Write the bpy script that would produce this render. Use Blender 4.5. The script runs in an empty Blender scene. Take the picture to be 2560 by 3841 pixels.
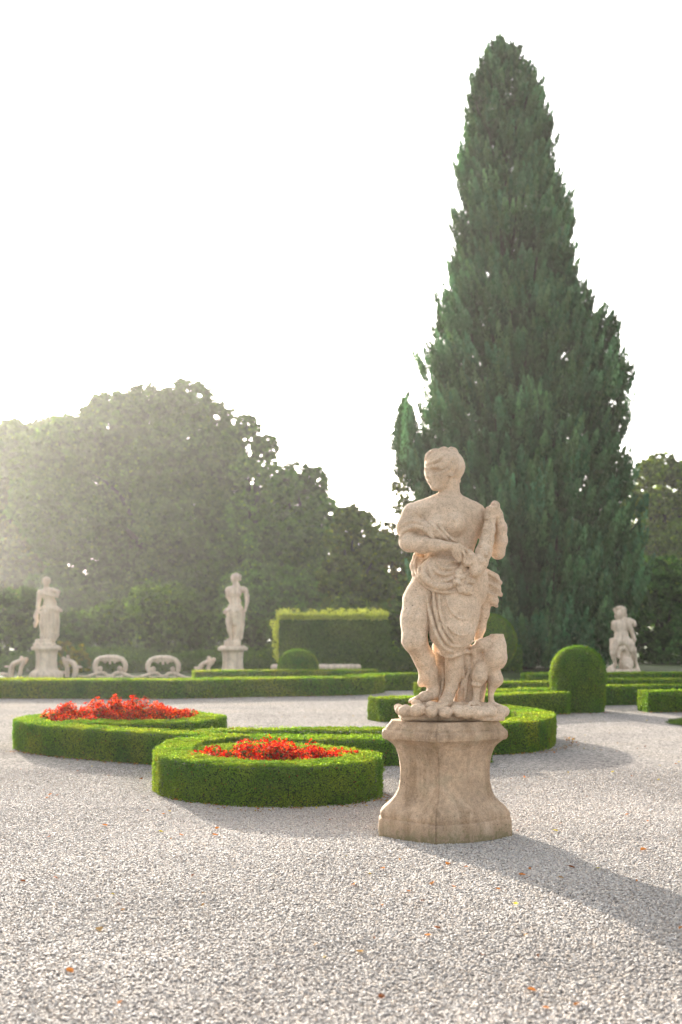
import bpy, math, random
import numpy as np
from mathutils import Vector

random.seed(7)
RNG = np.random.default_rng(11)
SC = bpy.context.scene
COL = SC.collection

# ------------------------------------------------------------------ camera, sky, sun, exposure
FP, EYE, CX, HY = 4400.0, 1.6, 1280.0, 2352.0      # focal length and horizon in photo pixels, eye height in metres
FOCUS = 9.0
SUN_EL, SUN_AZ = math.radians(12.9), math.radians(-22.5)   # azimuth from +Y, negative = left

cam = bpy.data.cameras.new('camera')
cam.sensor_fit = 'VERTICAL'
cam.sensor_height = 36.0
cam.lens = FP / 3841.0 * 36.0
cam.shift_y = (HY - 1920.5) / 3841.0
cam.clip_start, cam.clip_end = 0.1, 3000.0
cam.dof.use_dof = True
cam.dof.focus_distance = FOCUS
cam.dof.aperture_fstop = 1.9
camo = bpy.data.objects.new('camera', cam)
camo.location = (0, 0, EYE)
camo.rotation_euler = (math.radians(90), 0, 0)
COL.objects.link(camo)
SC.camera = camo

world = bpy.data.worlds.new('World')
SC.world = world
world.use_nodes = True
wn = world.node_tree
bg = wn.nodes['Background']
sky = wn.nodes.new('ShaderNodeTexSky')
sky.sky_type = 'NISHITA'
sky.sun_disc = False
sky.sun_elevation = SUN_EL
sky.sun_rotation = SUN_AZ
sky.air_density = 1.0
sky.dust_density = 4.0
sky.ozone_density = 1.0
pale = wn.nodes.new('ShaderNodeHueSaturation')      # milky, hazy evening sky: little blue left in it
pale.inputs['Saturation'].default_value = 0.35
wn.links.new(sky.outputs[0], pale.inputs['Color'])
wn.links.new(pale.outputs[0], bg.inputs[0])
bg.inputs[1].default_value = 0.15

sun = bpy.data.lights.new('sun', 'SUN')
sun.energy = 3.7
sun.angle = math.radians(0.6)
sun.color = (1.0, 0.93, 0.83)
suno = bpy.data.objects.new('sun', sun)
SUN_DIR = Vector((math.sin(SUN_AZ) * math.cos(SUN_EL), math.cos(SUN_AZ) * math.cos(SUN_EL), math.sin(SUN_EL)))
suno.rotation_euler = SUN_DIR.to_track_quat('Z', 'Y').to_euler()
suno.location = SUN_DIR * 50
COL.objects.link(suno)

SC.view_settings.view_transform = 'Standard'
SC.view_settings.look = 'None'
SC.view_settings.gamma = 1.0
SC.view_settings.exposure = 2.03


# ------------------------------------------------------------------ helpers
def P(px, py, d):
    """world point seen at photo pixel (px, py) at distance d in front of the camera"""
    return np.array([(px - CX) * d / FP, d, EYE - (py - HY) * d / FP])


def link(o, parent=None):
    COL.objects.link(o)
    if parent is not None:
        o.parent = parent
    return o


def tag(o, label=None, cat=None, group=None, kind=None):
    if label: o['label'] = label
    if cat: o['category'] = cat
    if group: o['group'] = group
    if kind: o['kind'] = kind
    return o


def empty(name, loc, label=None, cat=None, group=None):
    o = bpy.data.objects.new(name, None)
    o.location = loc
    o.empty_display_size = 0.2
    return tag(link(o), label, cat, group)


def mesh(name, verts, faces, mat, parent=None, smooth=False, tint=None, origin=None):
    """verts Nx3, faces MxK array (K = 3 or 4) or list of index lists; origin = parent's location to subtract"""
    verts = np.asarray(verts, np.float32)
    if origin is not None:
        verts = verts - np.asarray(origin, np.float32)
    me = bpy.data.meshes.new(name)
    if isinstance(faces, np.ndarray):
        m, k = faces.shape
        me.vertices.add(len(verts))
        me.vertices.foreach_set('co', verts.ravel())
        me.loops.add(m * k)
        me.loops.foreach_set('vertex_index', faces.astype(np.int32).ravel())
        me.polygons.add(m)
        me.polygons.foreach_set('loop_start', np.arange(0, m * k, k, dtype=np.int32))
        me.update(calc_edges=True)
    else:
        me.from_pydata([tuple(v) for v in verts], [], faces)
        me.update()
    if smooth:
        me.polygons.foreach_set('use_smooth', np.ones(len(me.polygons), dtype=bool))
    if tint is not None:
        t = np.ones((len(verts), 4), np.float32)
        t[:, :3] = tint
        at = me.color_attributes.new('tint', 'FLOAT_COLOR', 'POINT')
        at.data.foreach_set('color', t.ravel())
    if mat is not None:
        me.materials.append(mat)
    return link(bpy.data.objects.new(name, me), parent)


def norm(v):
    return v / np.maximum(np.linalg.norm(v, axis=-1, keepdims=True), 1e-9)


def vnoise(p, s, seed=0):
    q = np.asarray(p, np.float64) * s
    i = np.floor(q).astype(np.int64)
    f = q - i
    u = f * f * (3 - 2 * f)
    out = 0.0
    for dx in (0, 1):
        for dy in (0, 1):
            for dz in (0, 1):
                h = (i[..., 0] + dx) * 374761393 + (i[..., 1] + dy) * 668265263 + (i[..., 2] + dz) * 1442695041 + seed * 974711
                h = (h ^ (h >> 13)) * 1274126177
                h = (h ^ (h >> 16)) & 0xffffff
                w = (u[..., 0] if dx else 1 - u[..., 0]) * (u[..., 1] if dy else 1 - u[..., 1]) * (u[..., 2] if dz else 1 - u[..., 2])
                out = out + w * (h / 16777215.0)
    return out


def smooth_path(pts, step, closed=False):
    """Catmull-Rom through pts, resampled about every step metres"""
    p = np.asarray(pts, float)
    n = len(p)
    out = []
    for i in range(n if closed else n - 1):
        if closed:
            a, b, c, d = p[(i - 1) % n], p[i], p[(i + 1) % n], p[(i + 2) % n]
        else:
            a, b, c, d = p[max(i - 1, 0)], p[i], p[i + 1], p[min(i + 2, n - 1)]
        k = max(2, int(np.linalg.norm(c - b) / step))
        for t in np.arange(k) / k:
            out.append(0.5 * ((2 * b) + (c - a) * t + (2 * a - 5 * b + 4 * c - d) * t * t + (3 * b - a - 3 * c + d) * t ** 3))
    if not closed:
        out.append(p[-1])
    return np.array(out)


def tube_np(pts, rads, sides=8):
    pts = np.asarray(pts, float)
    n = len(pts)
    t = norm(np.gradient(pts, axis=0))
    ref = np.array([0, 0, 1.0])
    vs = []
    for i in range(n):
        r = ref if abs(t[i] @ ref) < 0.92 else np.array([1.0, 0, 0])
        a = norm(np.cross(t[i], r))
        b = np.cross(t[i], a)
        ang = np.arange(sides) / sides * 2 * math.pi
        vs.append(pts[i] + rads[i] * (np.cos(ang)[:, None] * a + np.sin(ang)[:, None] * b))
    v = np.concatenate(vs)
    f = []
    for i in range(n - 1):
        for j in range(sides):
            k = (j + 1) % sides
            f.append((i * sides + j, i * sides + k, (i + 1) * sides + k, (i + 1) * sides + j))
    return v, np.array(f)


def join(parts):
    vs, fs, o = [], [], 0
    for v, f in parts:
        vs.append(v)
        fs.append(f + o)
        o += len(v)
    return np.concatenate(vs), np.concatenate(fs)


def leaves_np(pos, nrm, length, width, spread, up=0.0, curl=0.15):
    """one bent rhombus per row: leaf blades facing nrm with random lean"""
    n = len(pos)
    nn = norm(nrm + spread * RNG.normal(size=(n, 3)))
    a = RNG.normal(size=(n, 3))
    a[:, 2] += up
    a = norm(a - (a * nn).sum(1)[:, None] * nn)
    b = np.cross(nn, a)
    L = (length * (0.7 + 0.6 * RNG.random(n)))[:, None] if np.isscalar(length) else length[:, None]
    W = L * width
    v = np.stack([pos - a * L * .5, pos + b * W * .5 + nn * L * curl, pos + a * L * .5, pos - b * W * .5 + nn * L * curl], 1)
    f = np.arange(n * 4).reshape(n, 4)
    return v.reshape(-1, 3), f


def rep4(t):
    return np.repeat(t, 4, axis=0)


# ------------------------------------------------------------------ materials
def new_mat(name):
    m = bpy.data.materials.new(name)
    m.use_nodes = True
    nt = m.node_tree
    nt.nodes.clear()
    out = nt.nodes.new('ShaderNodeOutputMaterial')
    return m, nt, out


def nd(nt, kind, **kw):
    n = nt.nodes.new(kind)
    for k, v in kw.items():
        if k.startswith('i_'):
            n.inputs[k[2:].replace('_', ' ')].default_value = v
        else:
            setattr(n, k, v)
    return n


def ramp(nt, src, stops):
    r = nt.nodes.new('ShaderNodeValToRGB')
    el = r.color_ramp.elements
    while len(el) < len(stops):
        el.new(0.5)
    for e, (p, c) in zip(el, stops):
        e.position = p
        e.color = (*c, 1) if len(c) == 3 else c
    nt.links.new(src, r.inputs[0])
    return r


def mixc(nt, fac, a, b, mode='MIX'):
    m = nt.nodes.new('ShaderNodeMix')
    m.data_type = 'RGBA'
    m.blend_type = mode
    for sock, v in ((m.inputs[0], fac), (m.inputs[6], a), (m.inputs[7], b)):
        if hasattr(v, 'links'):
            nt.links.new(v, sock)
        elif isinstance(v, (int, float)):
            sock.default_value = v
        else:
            sock.default_value = (*v, 1)
    return m.outputs[2]


def leaf_mat(name, trans=0.45, tcol=(1.35, 1.25, 0.5), gloss=0.010, rough=0.45):
    m, nt, out = new_mat(name)
    at = nd(nt, 'ShaderNodeAttribute', attribute_name='tint')
    dif = nd(nt, 'ShaderNodeBsdfDiffuse')
    tr = nd(nt, 'ShaderNodeBsdfTranslucent')
    gl = nd(nt, 'ShaderNodeBsdfGlossy', i_Roughness=rough)
    gl.inputs['Color'].default_value = (1, 1, 1, 1)
    nt.links.new(at.outputs['Color'], dif.inputs['Color'])
    nt.links.new(mixc(nt, 1.0, at.outputs['Color'], tcol, 'MULTIPLY'), tr.inputs['Color'])
    mx = nd(nt, 'ShaderNodeMixShader')
    mx.inputs[0].default_value = trans
    nt.links.new(dif.outputs[0], mx.inputs[1])
    nt.links.new(tr.outputs[0], mx.inputs[2])
    mg = nd(nt, 'ShaderNodeMixShader')
    mg.inputs[0].default_value = gloss
    nt.links.new(mx.outputs[0], mg.inputs[1])
    nt.links.new(gl.outputs[0], mg.inputs[2])
    nt.links.new(mg.outputs[0], out.inputs[0])
    return m


def stone_mat(name, base, dark, light, scale=1.0, pits=True, moss=0.0, bump=0.5, foot=False):
    m, nt, out = new_mat(name)
    bs = nd(nt, 'ShaderNodeBsdfPrincipled')
    bs.inputs['Roughness'].default_value = 0.92
    bs.inputs['Specular IOR Level'].default_value = 0.2
    tc = nd(nt, 'ShaderNodeTexCoord')
    big = nd(nt, 'ShaderNodeTexNoise', i_Scale=4.5 * scale, i_Detail=6.0, i_Roughness=0.65)
    fine = nd(nt, 'ShaderNodeTexNoise', i_Scale=95.0 * scale, i_Detail=3.0, i_Roughness=0.7)
    mid = nd(nt, 'ShaderNodeTexNoise', i_Scale=28.0 * scale, i_Detail=4.0, i_Roughness=0.6)
    for n in (big, fine, mid):
        nt.links.new(tc.outputs['Object'], n.inputs['Vector'])
    r1 = ramp(nt, big.outputs['Fac'], [(0.34, dark), (0.5, base), (0.68, light)])
    warm = ramp(nt, mid.outputs['Fac'], [(0.35, (0.86, 0.83, 0.80)), (0.62, (1.10, 1.05, 1.0))])
    c = mixc(nt, 1.0, r1.outputs[0], warm.outputs[0], 'MULTIPLY')
    r2 = ramp(nt, fine.outputs['Fac'], [(0.34, (0.50, 0.48, 0.45)), (0.5, (1, 1, 1)), (0.68, (1.22, 1.20, 1.17))])
    c = mixc(nt, 0.50, c, r2.outputs[0], 'MULTIPLY')
    if pits:
        vo = nd(nt, 'ShaderNodeTexVoronoi', i_Scale=26.0 * scale)
        nt.links.new(tc.outputs['Object'], vo.inputs['Vector'])
        sp = ramp(nt, vo.outputs['Distance'], [(0.10, (1, 1, 1)), (0.17, (0, 0, 0))])
        pm = nd(nt, 'ShaderNodeTexNoise', i_Scale=3.2 * scale, i_Detail=2.0)
        nt.links.new(tc.outputs['Object'], pm.inputs['Vector'])
        pr = ramp(nt, pm.outputs['Fac'], [(0.55, (0, 0, 0)), (0.66, (1, 1, 1))])
        f = nd(nt, 'ShaderNodeMath', operation='MULTIPLY')
        nt.links.new(sp.outputs[0], f.inputs[0])
        nt.links.new(pr.outputs[0], f.inputs[1])
        f2 = nd(nt, 'ShaderNodeMath', operation='MULTIPLY')
        nt.links.new(f.outputs[0], f2.inputs[0])
        f2.inputs[1].default_value = 0.75
        c = mixc(nt, f2.outputs[0], c, (0.10, 0.075, 0.055))
        # pale lichen specks
        v2 = nd(nt, 'ShaderNodeTexVoronoi', i_Scale=40.0 * scale)
        nt.links.new(tc.outputs['Object'], v2.inputs['Vector'])
        s2 = ramp(nt, v2.outputs['Distance'], [(0.06, (1, 1, 1)), (0.12, (0, 0, 0))])
        l2 = nd(nt, 'ShaderNodeTexNoise', i_Scale=2.1 * scale, i_Detail=2.0)
        mp = nd(nt, 'ShaderNodeMapping')
        mp.inputs['Location'].default_value = (3.1, 7.7, 1.3)
        nt.links.new(tc.outputs['Object'], mp.inputs['Vector'])
        nt.links.new(mp.outputs[0], l2.inputs['Vector'])
        lr = ramp(nt, l2.outputs['Fac'], [(0.52, (0, 0, 0)), (0.62, (1, 1, 1))])
        f3 = nd(nt, 'ShaderNodeMath', operation='MULTIPLY')
        nt.links.new(s2.outputs[0], f3.inputs[0])
        nt.links.new(lr.outputs[0], f3.inputs[1])
        c = mixc(nt, f3.outputs[0], c, (0.66, 0.62, 0.57))
    if moss:
        sm = nd(nt, 'ShaderNodeMapping')              # rain streaks running down the faces
        sm.inputs['Scale'].default_value = (11.0, 11.0, 0.9)
        st = nd(nt, 'ShaderNodeTexNoise', i_Scale=1.0 * scale, i_Detail=4.0, i_Roughness=0.6)
        nt.links.new(tc.outputs['Object'], sm.inputs['Vector'])
        nt.links.new(sm.outputs[0], st.inputs['Vector'])
        sr = ramp(nt, st.outputs['Fac'], [(0.38, (0.66, 0.63, 0.58)), (0.55, (1, 1, 1)), (0.7, (1.08, 1.08, 1.06))])
        c = mixc(nt, 0.8, c, sr.outputs[0], 'MULTIPLY')
        mn = nd(nt, 'ShaderNodeTexNoise', i_Scale=9.0 * scale, i_Detail=5.0)
        nt.links.new(tc.outputs['Object'], mn.inputs['Vector'])
        mr = ramp(nt, mn.outputs['Fac'], [(0.52, (0, 0, 0)), (0.72, (moss,) * 3)])
        c = mixc(nt, mr.outputs[0], c, (0.13, 0.13, 0.065))
    if foot:                                          # algae and splashed earth in ragged patches low on the plinth
        sx = nd(nt, 'ShaderNodeSeparateXYZ')
        nt.links.new(tc.outputs['Object'], sx.inputs[0])
        hz_ = nd(nt, 'ShaderNodeMath', operation='MULTIPLY_ADD')
        nt.links.new(sx.outputs[2], hz_.inputs[0])
        hz_.inputs[1].default_value = -2.2
        nt.links.new(mid.outputs['Fac'], hz_.inputs[2])
        fr_ = ramp(nt, hz_.outputs[0], [(0.30, (0, 0, 0)), (0.50, (.75, .75, .75))])
        c = mixc(nt, fr_.outputs[0], c, (0.17, 0.145, 0.075))
    nt.links.new(c, bs.inputs['Base Color'])
    b1 = nd(nt, 'ShaderNodeBump', i_Strength=bump, i_Distance=0.012)
    b2 = nd(nt, 'ShaderNodeBump', i_Strength=bump, i_Distance=0.004)
    nt.links.new(mid.outputs['Fac'], b1.inputs['Height'])
    nt.links.new(fine.outputs['Fac'], b2.inputs['Height'])
    nt.links.new(b1.outputs[0], b2.inputs['Normal'])
    nt.links.new(b2.outputs[0], bs.inputs['Normal'])
    nt.links.new(bs.outputs[0], out.inputs[0])
    return m


def flat_mat(name, col, rough=0.9, var=0.35, scale=12.0):
    m, nt, out = new_mat(name)
    bs = nd(nt, 'ShaderNodeBsdfPrincipled')
    bs.inputs['Roughness'].default_value = rough
    bs.inputs['Specular IOR Level'].default_value = 0.2
    tc = nd(nt, 'ShaderNodeTexCoord')
    n = nd(nt, 'ShaderNodeTexNoise', i_Scale=scale, i_Detail=5.0)
    nt.links.new(tc.outputs['Object'], n.inputs['Vector'])
    a = tuple(c * (1 - var) for c in col)
    b = tuple(c * (1 + var) for c in col)
    r = ramp(nt, n.outputs['Fac'], [(0.35, a), (0.65, b)])
    nt.links.new(r.outputs[0], bs.inputs['Base Color'])
    nt.links.new(bs.outputs[0], out.inputs[0])
    return m


def gravel_mat():
    m, nt, out = new_mat('gravel_ground')
    bs = nd(nt, 'ShaderNodeBsdfPrincipled')
    bs.inputs['Roughness'].default_value = 0.9
    bs.inputs['Specular IOR Level'].default_value = 0.0
    tc = nd(nt, 'ShaderNodeTexCoord')
    vo = nd(nt, 'ShaderNodeTexVoronoi', i_Scale=52.0)
    nt.links.new(tc.outputs['Object'], vo.inputs['Vector'])
    sep = nd(nt, 'ShaderNodeSeparateColor')
    nt.links.new(vo.outputs['Color'], sep.inputs[0])
    r = ramp(nt, sep.outputs[0], [(0.0, (0.11, 0.102, 0.095)), (0.22, (0.22, 0.203, 0.188)), (0.6, (0.32, 0.293, 0.268)), (1.0, (0.47, 0.43, 0.39))])
    big = nd(nt, 'ShaderNodeTexNoise', i_Scale=0.55, i_Detail=6.0, i_Roughness=0.6)
    nt.links.new(tc.outputs['Object'], big.inputs['Vector'])
    br = ramp(nt, big.outputs['Fac'], [(0.3, (0.80, 0.79, 0.80)), (0.5, (1, 1, 1)), (0.7, (1.08, 1.05, 1.0))])
    c = mixc(nt, 1.0, r.outputs[0], br.outputs[0], 'MULTIPLY')
    cl = nd(nt, 'ShaderNodeTexNoise', i_Scale=9.0, i_Detail=4.0, i_Roughness=0.7)
    nt.links.new(tc.outputs['Object'], cl.inputs['Vector'])
    cr = ramp(nt, cl.outputs['Fac'], [(0.3, (0.72, 0.71, 0.70)), (0.55, (1.05, 1.04, 1.02))])
    c = mixc(nt, 0.8, c, cr.outputs[0], 'MULTIPLY')
    nt.links.new(c, bs.inputs['Base Color'])
    bp = nd(nt, 'ShaderNodeBump', i_Strength=0.4, i_Distance=0.010, invert=True)
    nt.links.new(vo.outputs['Distance'], bp.inputs['Height'])
    nt.links.new(bp.outputs[0], bs.inputs['Normal'])
    nt.links.new(bs.outputs[0], out.inputs[0])
    return m


def tint_mat(name, rough=0.85, spec=0.2):
    m, nt, out = new_mat(name)
    bs = nd(nt, 'ShaderNodeBsdfPrincipled')
    bs.inputs['Roughness'].default_value = rough
    bs.inputs['Specular IOR Level'].default_value = spec
    at = nd(nt, 'ShaderNodeAttribute', attribute_name='tint')
    nt.links.new(at.outputs['Color'], bs.inputs['Base Color'])
    nt.links.new(bs.outputs[0], out.inputs[0])
    return m


M_STATUE = stone_mat('carved_sandstone', (0.555, 0.435, 0.325), (0.485, 0.385, 0.290), (0.625, 0.515, 0.405))
M_PED = stone_mat('weathered_sandstone', (0.43, 0.320, 0.225), (0.33, 0.250, 0.180), (0.51, 0.395, 0.295), scale=1.0, moss=0.35, bump=0.7, foot=True)
M_FAR = stone_mat('pale_limestone', (0.66, 0.555, 0.46), (0.53, 0.45, 0.38), (0.74, 0.65, 0.56), pits=False, moss=0.25)
M_BOX = leaf_mat('box_leaf', trans=0.50)
M_TREE = leaf_mat('tree_leaf', trans=0.46, gloss=0.010)
M_CYP = leaf_mat('cypress_spray', trans=0.12, gloss=0.008, rough=0.5, tcol=(1.2, 1.2, 0.7))
M_PETAL = leaf_mat('begonia_petal', trans=0.5, tcol=(1.3, 0.9, 0.7), gloss=0.010)
M_TWIG = flat_mat('twig_core', (0.055, 0.085, 0.018))
M_BARK = flat_mat('bark', (0.036, 0.037, 0.026))
M_SOIL = flat_mat('soil', (0.07, 0.05, 0.035))
M_LAWN = flat_mat('lawn_ground', (0.035, 0.055, 0.014), scale=3.0)
M_GRASS = leaf_mat('grass_blade', trans=0.35)
M_PEB = tint_mat('pebble_stone')
M_DRY = leaf_mat('dry_leaf', trans=0.35, tcol=(1.2, 1.0, 0.7))


# ------------------------------------------------------------------ ground
g = 900.0
mesh('gravel_ground', [(-g, -40, 0), (g, -40, 0), (g, 1400, 0), (-g, 1400, 0)], [(0, 1, 2, 3)], gravel_mat())
tag(bpy.data.objects['gravel_ground'], kind='structure')
mesh('lawn', [(-g, 33.5, 0.004), (g, 33.5, 0.004), (g, 1390, 0.004), (-g, 1390, 0.004)], [(0, 1, 2, 3)], M_LAWN)
tag(bpy.data.objects['lawn'], kind='structure')


def pebbles():
    dmin, dmax, per = 4.3, 13.5, 8200
    n = int(per * (0.37 * (dmax ** 2 - dmin ** 2) + 1.2 * (dmax - dmin)))
    y = np.sqrt(dmin ** 2 + RNG.random(n) * (dmax ** 2 - dmin ** 2))
    x = (RNG.random(n) * 2 - 1) * (0.37 * y + 0.6)
    pos = np.stack([x, y, np.zeros(n)], 1)
    keep = np.hypot((x - 0.8) / 0.47, (y - 9.05) / 0.42) > 1.0
    fade = RNG.random(n) > np.clip((y - 10.5) / 3.0, 0, 1)
    pos = pos[keep & fade]
    n = len(pos)
    cube = np.array([(-1, -1, -1), (1, -1, -1), (1, 1, -1), (-1, 1, -1), (-1, -1, 1), (1, -1, 1), (1, 1, 1), (-1, 1, 1)], float) / 1.55
    fc = np.array([(0, 3, 2, 1), (4, 5, 6, 7), (0, 1, 5, 4), (1, 2, 6, 5), (2, 3, 7, 6), (3, 0, 4, 7)])
    r = 0.0042 + 0.0046 * RNG.random(n) ** 2.0
    sc = np.stack([r * RNG.uniform(.9, 1.45, n), r * RNG.uniform(.75, 1.1, n), r * RNG.uniform(.40, .70, n)], 1)
    v = cube[None] * (1 + 0.45 * (RNG.random((n, 8, 3)) - .5))
    v = v * sc[:, None]
    a = RNG.random(n) * 2 * math.pi
    tl = RNG.normal(size=n) * 0.28
    ca, sa, ct, st = np.cos(a)[:, None], np.sin(a)[:, None], np.cos(tl)[:, None], np.sin(tl)[:, None]
    x0, y0, z0 = v[..., 0], v[..., 1], v[..., 2]
    x1, z1 = x0 * ct - z0 * st, x0 * st + z0 * ct
    v = np.stack([x1 * ca - y0 * sa, x1 * sa + y0 * ca, z1], 2)
    lift = sc[:, 2] * 0.55 + 0.004 * RNG.random(n) + 0.010 * np.maximum(vnoise(pos, 2.2, 3) - .55, 0)
    v = v + pos[:, None]
    v[..., 2] += lift[:, None]
    val = 0.20 + 0.38 * np.clip(RNG.normal(0.58, 0.22, n), 0, 1.05)
    val *= 0.86 + 0.28 * vnoise(pos, 0.9, 5)
    hue = RNG.random((n, 1))
    warm = np.where(hue < .5, np.array([[1.07, .965, .865]]), np.where(hue < .85, np.array([[1.05, .98, .92]]), np.array([[1.10, .93, .78]])))
    tint = val[:, None] * warm
    f = (fc[None] + (np.arange(n) * 8)[:, None, None]).reshape(-1, 4)
    o = mesh('gravel', v.reshape(-1, 3), f, M_PEB, smooth=True, tint=np.repeat(tint, 8, axis=0))
    tag(o, kind='stuff')


pebbles()


# ------------------------------------------------------------------ sculpting: signed distance fields on a grid
class Sculpt:
    def __init__(s, lo, hi, vs):
        s.lo, s.vs = np.array(lo, float), vs
        s.n = (np.ceil((np.array(hi) - s.lo) / vs)).astype(int) + 1
        s.f = np.full(s.n, 9.0, np.float32)
        s.base = None          # once set, folds follow this earlier surface

    def blk(s, lo, hi):
        i0 = np.clip(np.floor((np.array(lo) - s.lo) / s.vs).astype(int), 0, s.n - 1)
        i1 = np.clip(np.ceil((np.array(hi) - s.lo) / s.vs).astype(int) + 1, 1, s.n)
        sl = tuple(slice(a, b) for a, b in zip(i0, i1))
        ax = [(s.lo[k] + s.vs * np.arange(i0[k], i1[k])).astype(np.float32) for k in range(3)]
        return sl, ax[0][:, None, None], ax[1][None, :, None], ax[2][None, None, :]

    def merge(s, sl, d, k, sub):
        a = s.f[sl]
        if a.size == 0:
            return
        if sub:
            h = np.maximum(k - np.abs(a + d), 0) / k
            s.f[sl] = np.maximum(a, -d) + h * h * k * .25
        else:
            h = np.maximum(k - np.abs(a - d), 0) / k
            s.f[sl] = np.minimum(a, d) - h * h * k * .25

    def cap(s, a, b, ra, rb, k=.02, sub=False, fy=1.0):
        """round cone from a to b; fy > 1 flattens it in Y"""
        a, b = np.array(a, float), np.array(b, float)
        m = k + 2.5 * s.vs + max(ra, rb)
        sl, X, Y, Z = s.blk(np.minimum(a, b) - m, np.maximum(a, b) + m)
        ba = b - a
        x, y, z = X - a[0], Y - a[1], Z - a[2]
        t = np.clip((x * ba[0] + y * ba[1] + z * ba[2]) / max(ba @ ba, 1e-9), 0, 1)
        d = np.sqrt((x - t * ba[0]) ** 2 + ((y - t * ba[1]) * fy) ** 2 + (z - t * ba[2]) ** 2) - (ra + (rb - ra) * t)
        s.merge(sl, d, k, sub)

    def chain(s, pr, k=.02, sub=False, fy=1.0):
        for (a, ra), (b, rb) in zip(pr[:-1], pr[1:]):
            s.cap(a, b, ra, rb, k, sub, fy)

    def ell(s, c, r, k=.02, roll=0.0, sub=False):
        c, r = np.array(c, float), np.array(r, float)
        R = max(r) + k + 2.5 * s.vs
        sl, X, Y, Z = s.blk(c - R, c + R)
        x, y, z = X - c[0], Y - c[1], Z - c[2]
        if roll:
            cr, sr = math.cos(roll), math.sin(roll)
            x, z = x * cr + z * sr, -x * sr + z * cr
        k0 = np.sqrt((x / r[0]) ** 2 + (y / r[1]) ** 2 + (z / r[2]) ** 2)
        k1 = np.sqrt((x / r[0] ** 2) ** 2 + (y / r[1] ** 2) ** 2 + (z / r[2] ** 2) ** 2) + 1e-6
        s.merge(sl, k0 * (k0 - 1) / k1, k, sub)

    def box(s, c, h, rad=.02, k=.02, sub=False):
        c, h = np.array(c, float), np.array(h, float)
        sl, X, Y, Z = s.blk(c - h - k - 3 * s.vs, c + h + k + 3 * s.vs)
        qx, qy, qz = np.abs(X - c[0]) - h[0] + rad, np.abs(Y - c[1]) - h[1] + rad, np.abs(Z - c[2]) - h[2] + rad
        d = np.sqrt(np.maximum(qx, 0) ** 2 + np.maximum(qy, 0) ** 2 + np.maximum(qz, 0) ** 2) + np.minimum(np.maximum(np.maximum(qx, qy), qz), 0) - rad
        s.merge(sl, d, k, sub)

    def rough(s, amp, scale, seed=1):
        """uneven, weathered skin: shift the surface by noise where the field is near zero"""
        w = np.argwhere(np.abs(s.f) < 4 * s.vs)
        p = s.lo + w * s.vs
        s.f[tuple(w.T)] += (amp * 2 * (vnoise(p, scale, seed) - .5)).astype(np.float32)

    def front(s, x, z, others=()):
        i, k = int(round((x - s.lo[0]) / s.vs)), int(round((z - s.lo[2]) / s.vs))
        i, k = min(max(i, 0), s.n[0] - 1), min(max(k, 0), s.n[2] - 1)
        best = None
        for o in (s, *others):
            w = np.nonzero((o.f if o.base is None else o.base)[i, :, k] < 0)[0]
            if len(w) and (best is None or w[0] < best):
                best = w[0]
        return None if best is None else s.lo[1] + s.vs * best

    def mesh(s):
        f = s.f
        ins = f < 0
        c = np.zeros(tuple(s.n - 1), np.int8)
        for dx in (0, 1):
            for dy in (0, 1):
                for dz in (0, 1):
                    c += ins[dx:s.n[0] - 1 + dx, dy:s.n[1] - 1 + dy, dz:s.n[2] - 1 + dz]
        act = (c > 0) & (c < 8)
        idx = np.argwhere(act)
        num = np.full(act.shape, -1, np.int32)
        num[act] = np.arange(len(idx))
        corner = np.array([(x, y, z) for x in (0, 1) for y in (0, 1) for z in (0, 1)])
        val = np.stack([f[tuple((idx + q).T)] for q in corner], 1)
        acc, cnt = np.zeros((len(idx), 3)), np.zeros((len(idx), 1))
        for a in range(8):
            for b in range(a + 1, 8):
                if np.abs(corner[a] - corner[b]).sum() != 1:
                    continue
                cr = (val[:, a] < 0) != (val[:, b] < 0)
                t = np.where(cr, val[:, a] / np.where(cr, val[:, a] - val[:, b], 1), 0)
                t = np.clip(t, 0, 1)
                acc += cr[:, None] * (corner[a] + t[:, None] * (corner[b] - corner[a]))
                cnt += cr[:, None]
        v = s.lo + s.vs * (idx + acc / np.maximum(cnt, 1))
        fs = []
        cells = {0: ((0, -1, -1), (0, 0, -1), (0, 0, 0), (0, -1, 0)), 1: ((-1, 0, -1), (-1, 0, 0), (0, 0, 0), (0, 0, -1)), 2: ((-1, -1, 0), (0, -1, 0), (0, 0, 0), (-1, 0, 0))}
        for ax in range(3):
            a = [slice(None)] * 3
            b = [slice(None)] * 3
            a[ax], b[ax] = slice(0, -1), slice(1, None)
            ia, ib = ins[tuple(a)], ins[tuple(b)]
            e = np.argwhere(ia != ib)
            ok = np.ones(len(e), bool)
            for k in range(3):
                if k != ax:
                    ok &= (e[:, k] > 0) & (e[:, k] < s.n[k] - 1)
            e = e[ok]
            q = np.stack([num[tuple((e + np.array(o)).T)] for o in cells[ax]], 1)
            flip = ~ia[tuple(e.T)]
            q[flip] = q[flip][:, ::-1]
            fs.append(q)
        q = np.concatenate(fs)
        q = q[(q >= 0).all(1)]
        # one relaxing pass
        s0 = np.zeros_like(v)
        n0 = np.zeros((len(v), 1))
        for i in range(4):
            np.add.at(s0, q[:, i], v[q[:, (i + 1) % 4]])
            np.add.at(n0, q[:, i], 1)
        v = v * .75 + .25 * s0 / np.maximum(n0, 1)
        return v, q


# ------------------------------------------------------------------ the near statue
D0 = 9.05
PED_TOP = 0.885


def A(u, v, y=0.0): return P(1480 + .2806 * u, 1860 + .2806 * v, D0 + y)
def B(u, v, y=0.0): return P(1480 + .2806 * u, 2250 + .2806 * v, D0 + y)
def C(u, v, y=0.0): return P(1560 + .1403 * u, 1660 + .1403 * v, D0 + y)


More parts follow.
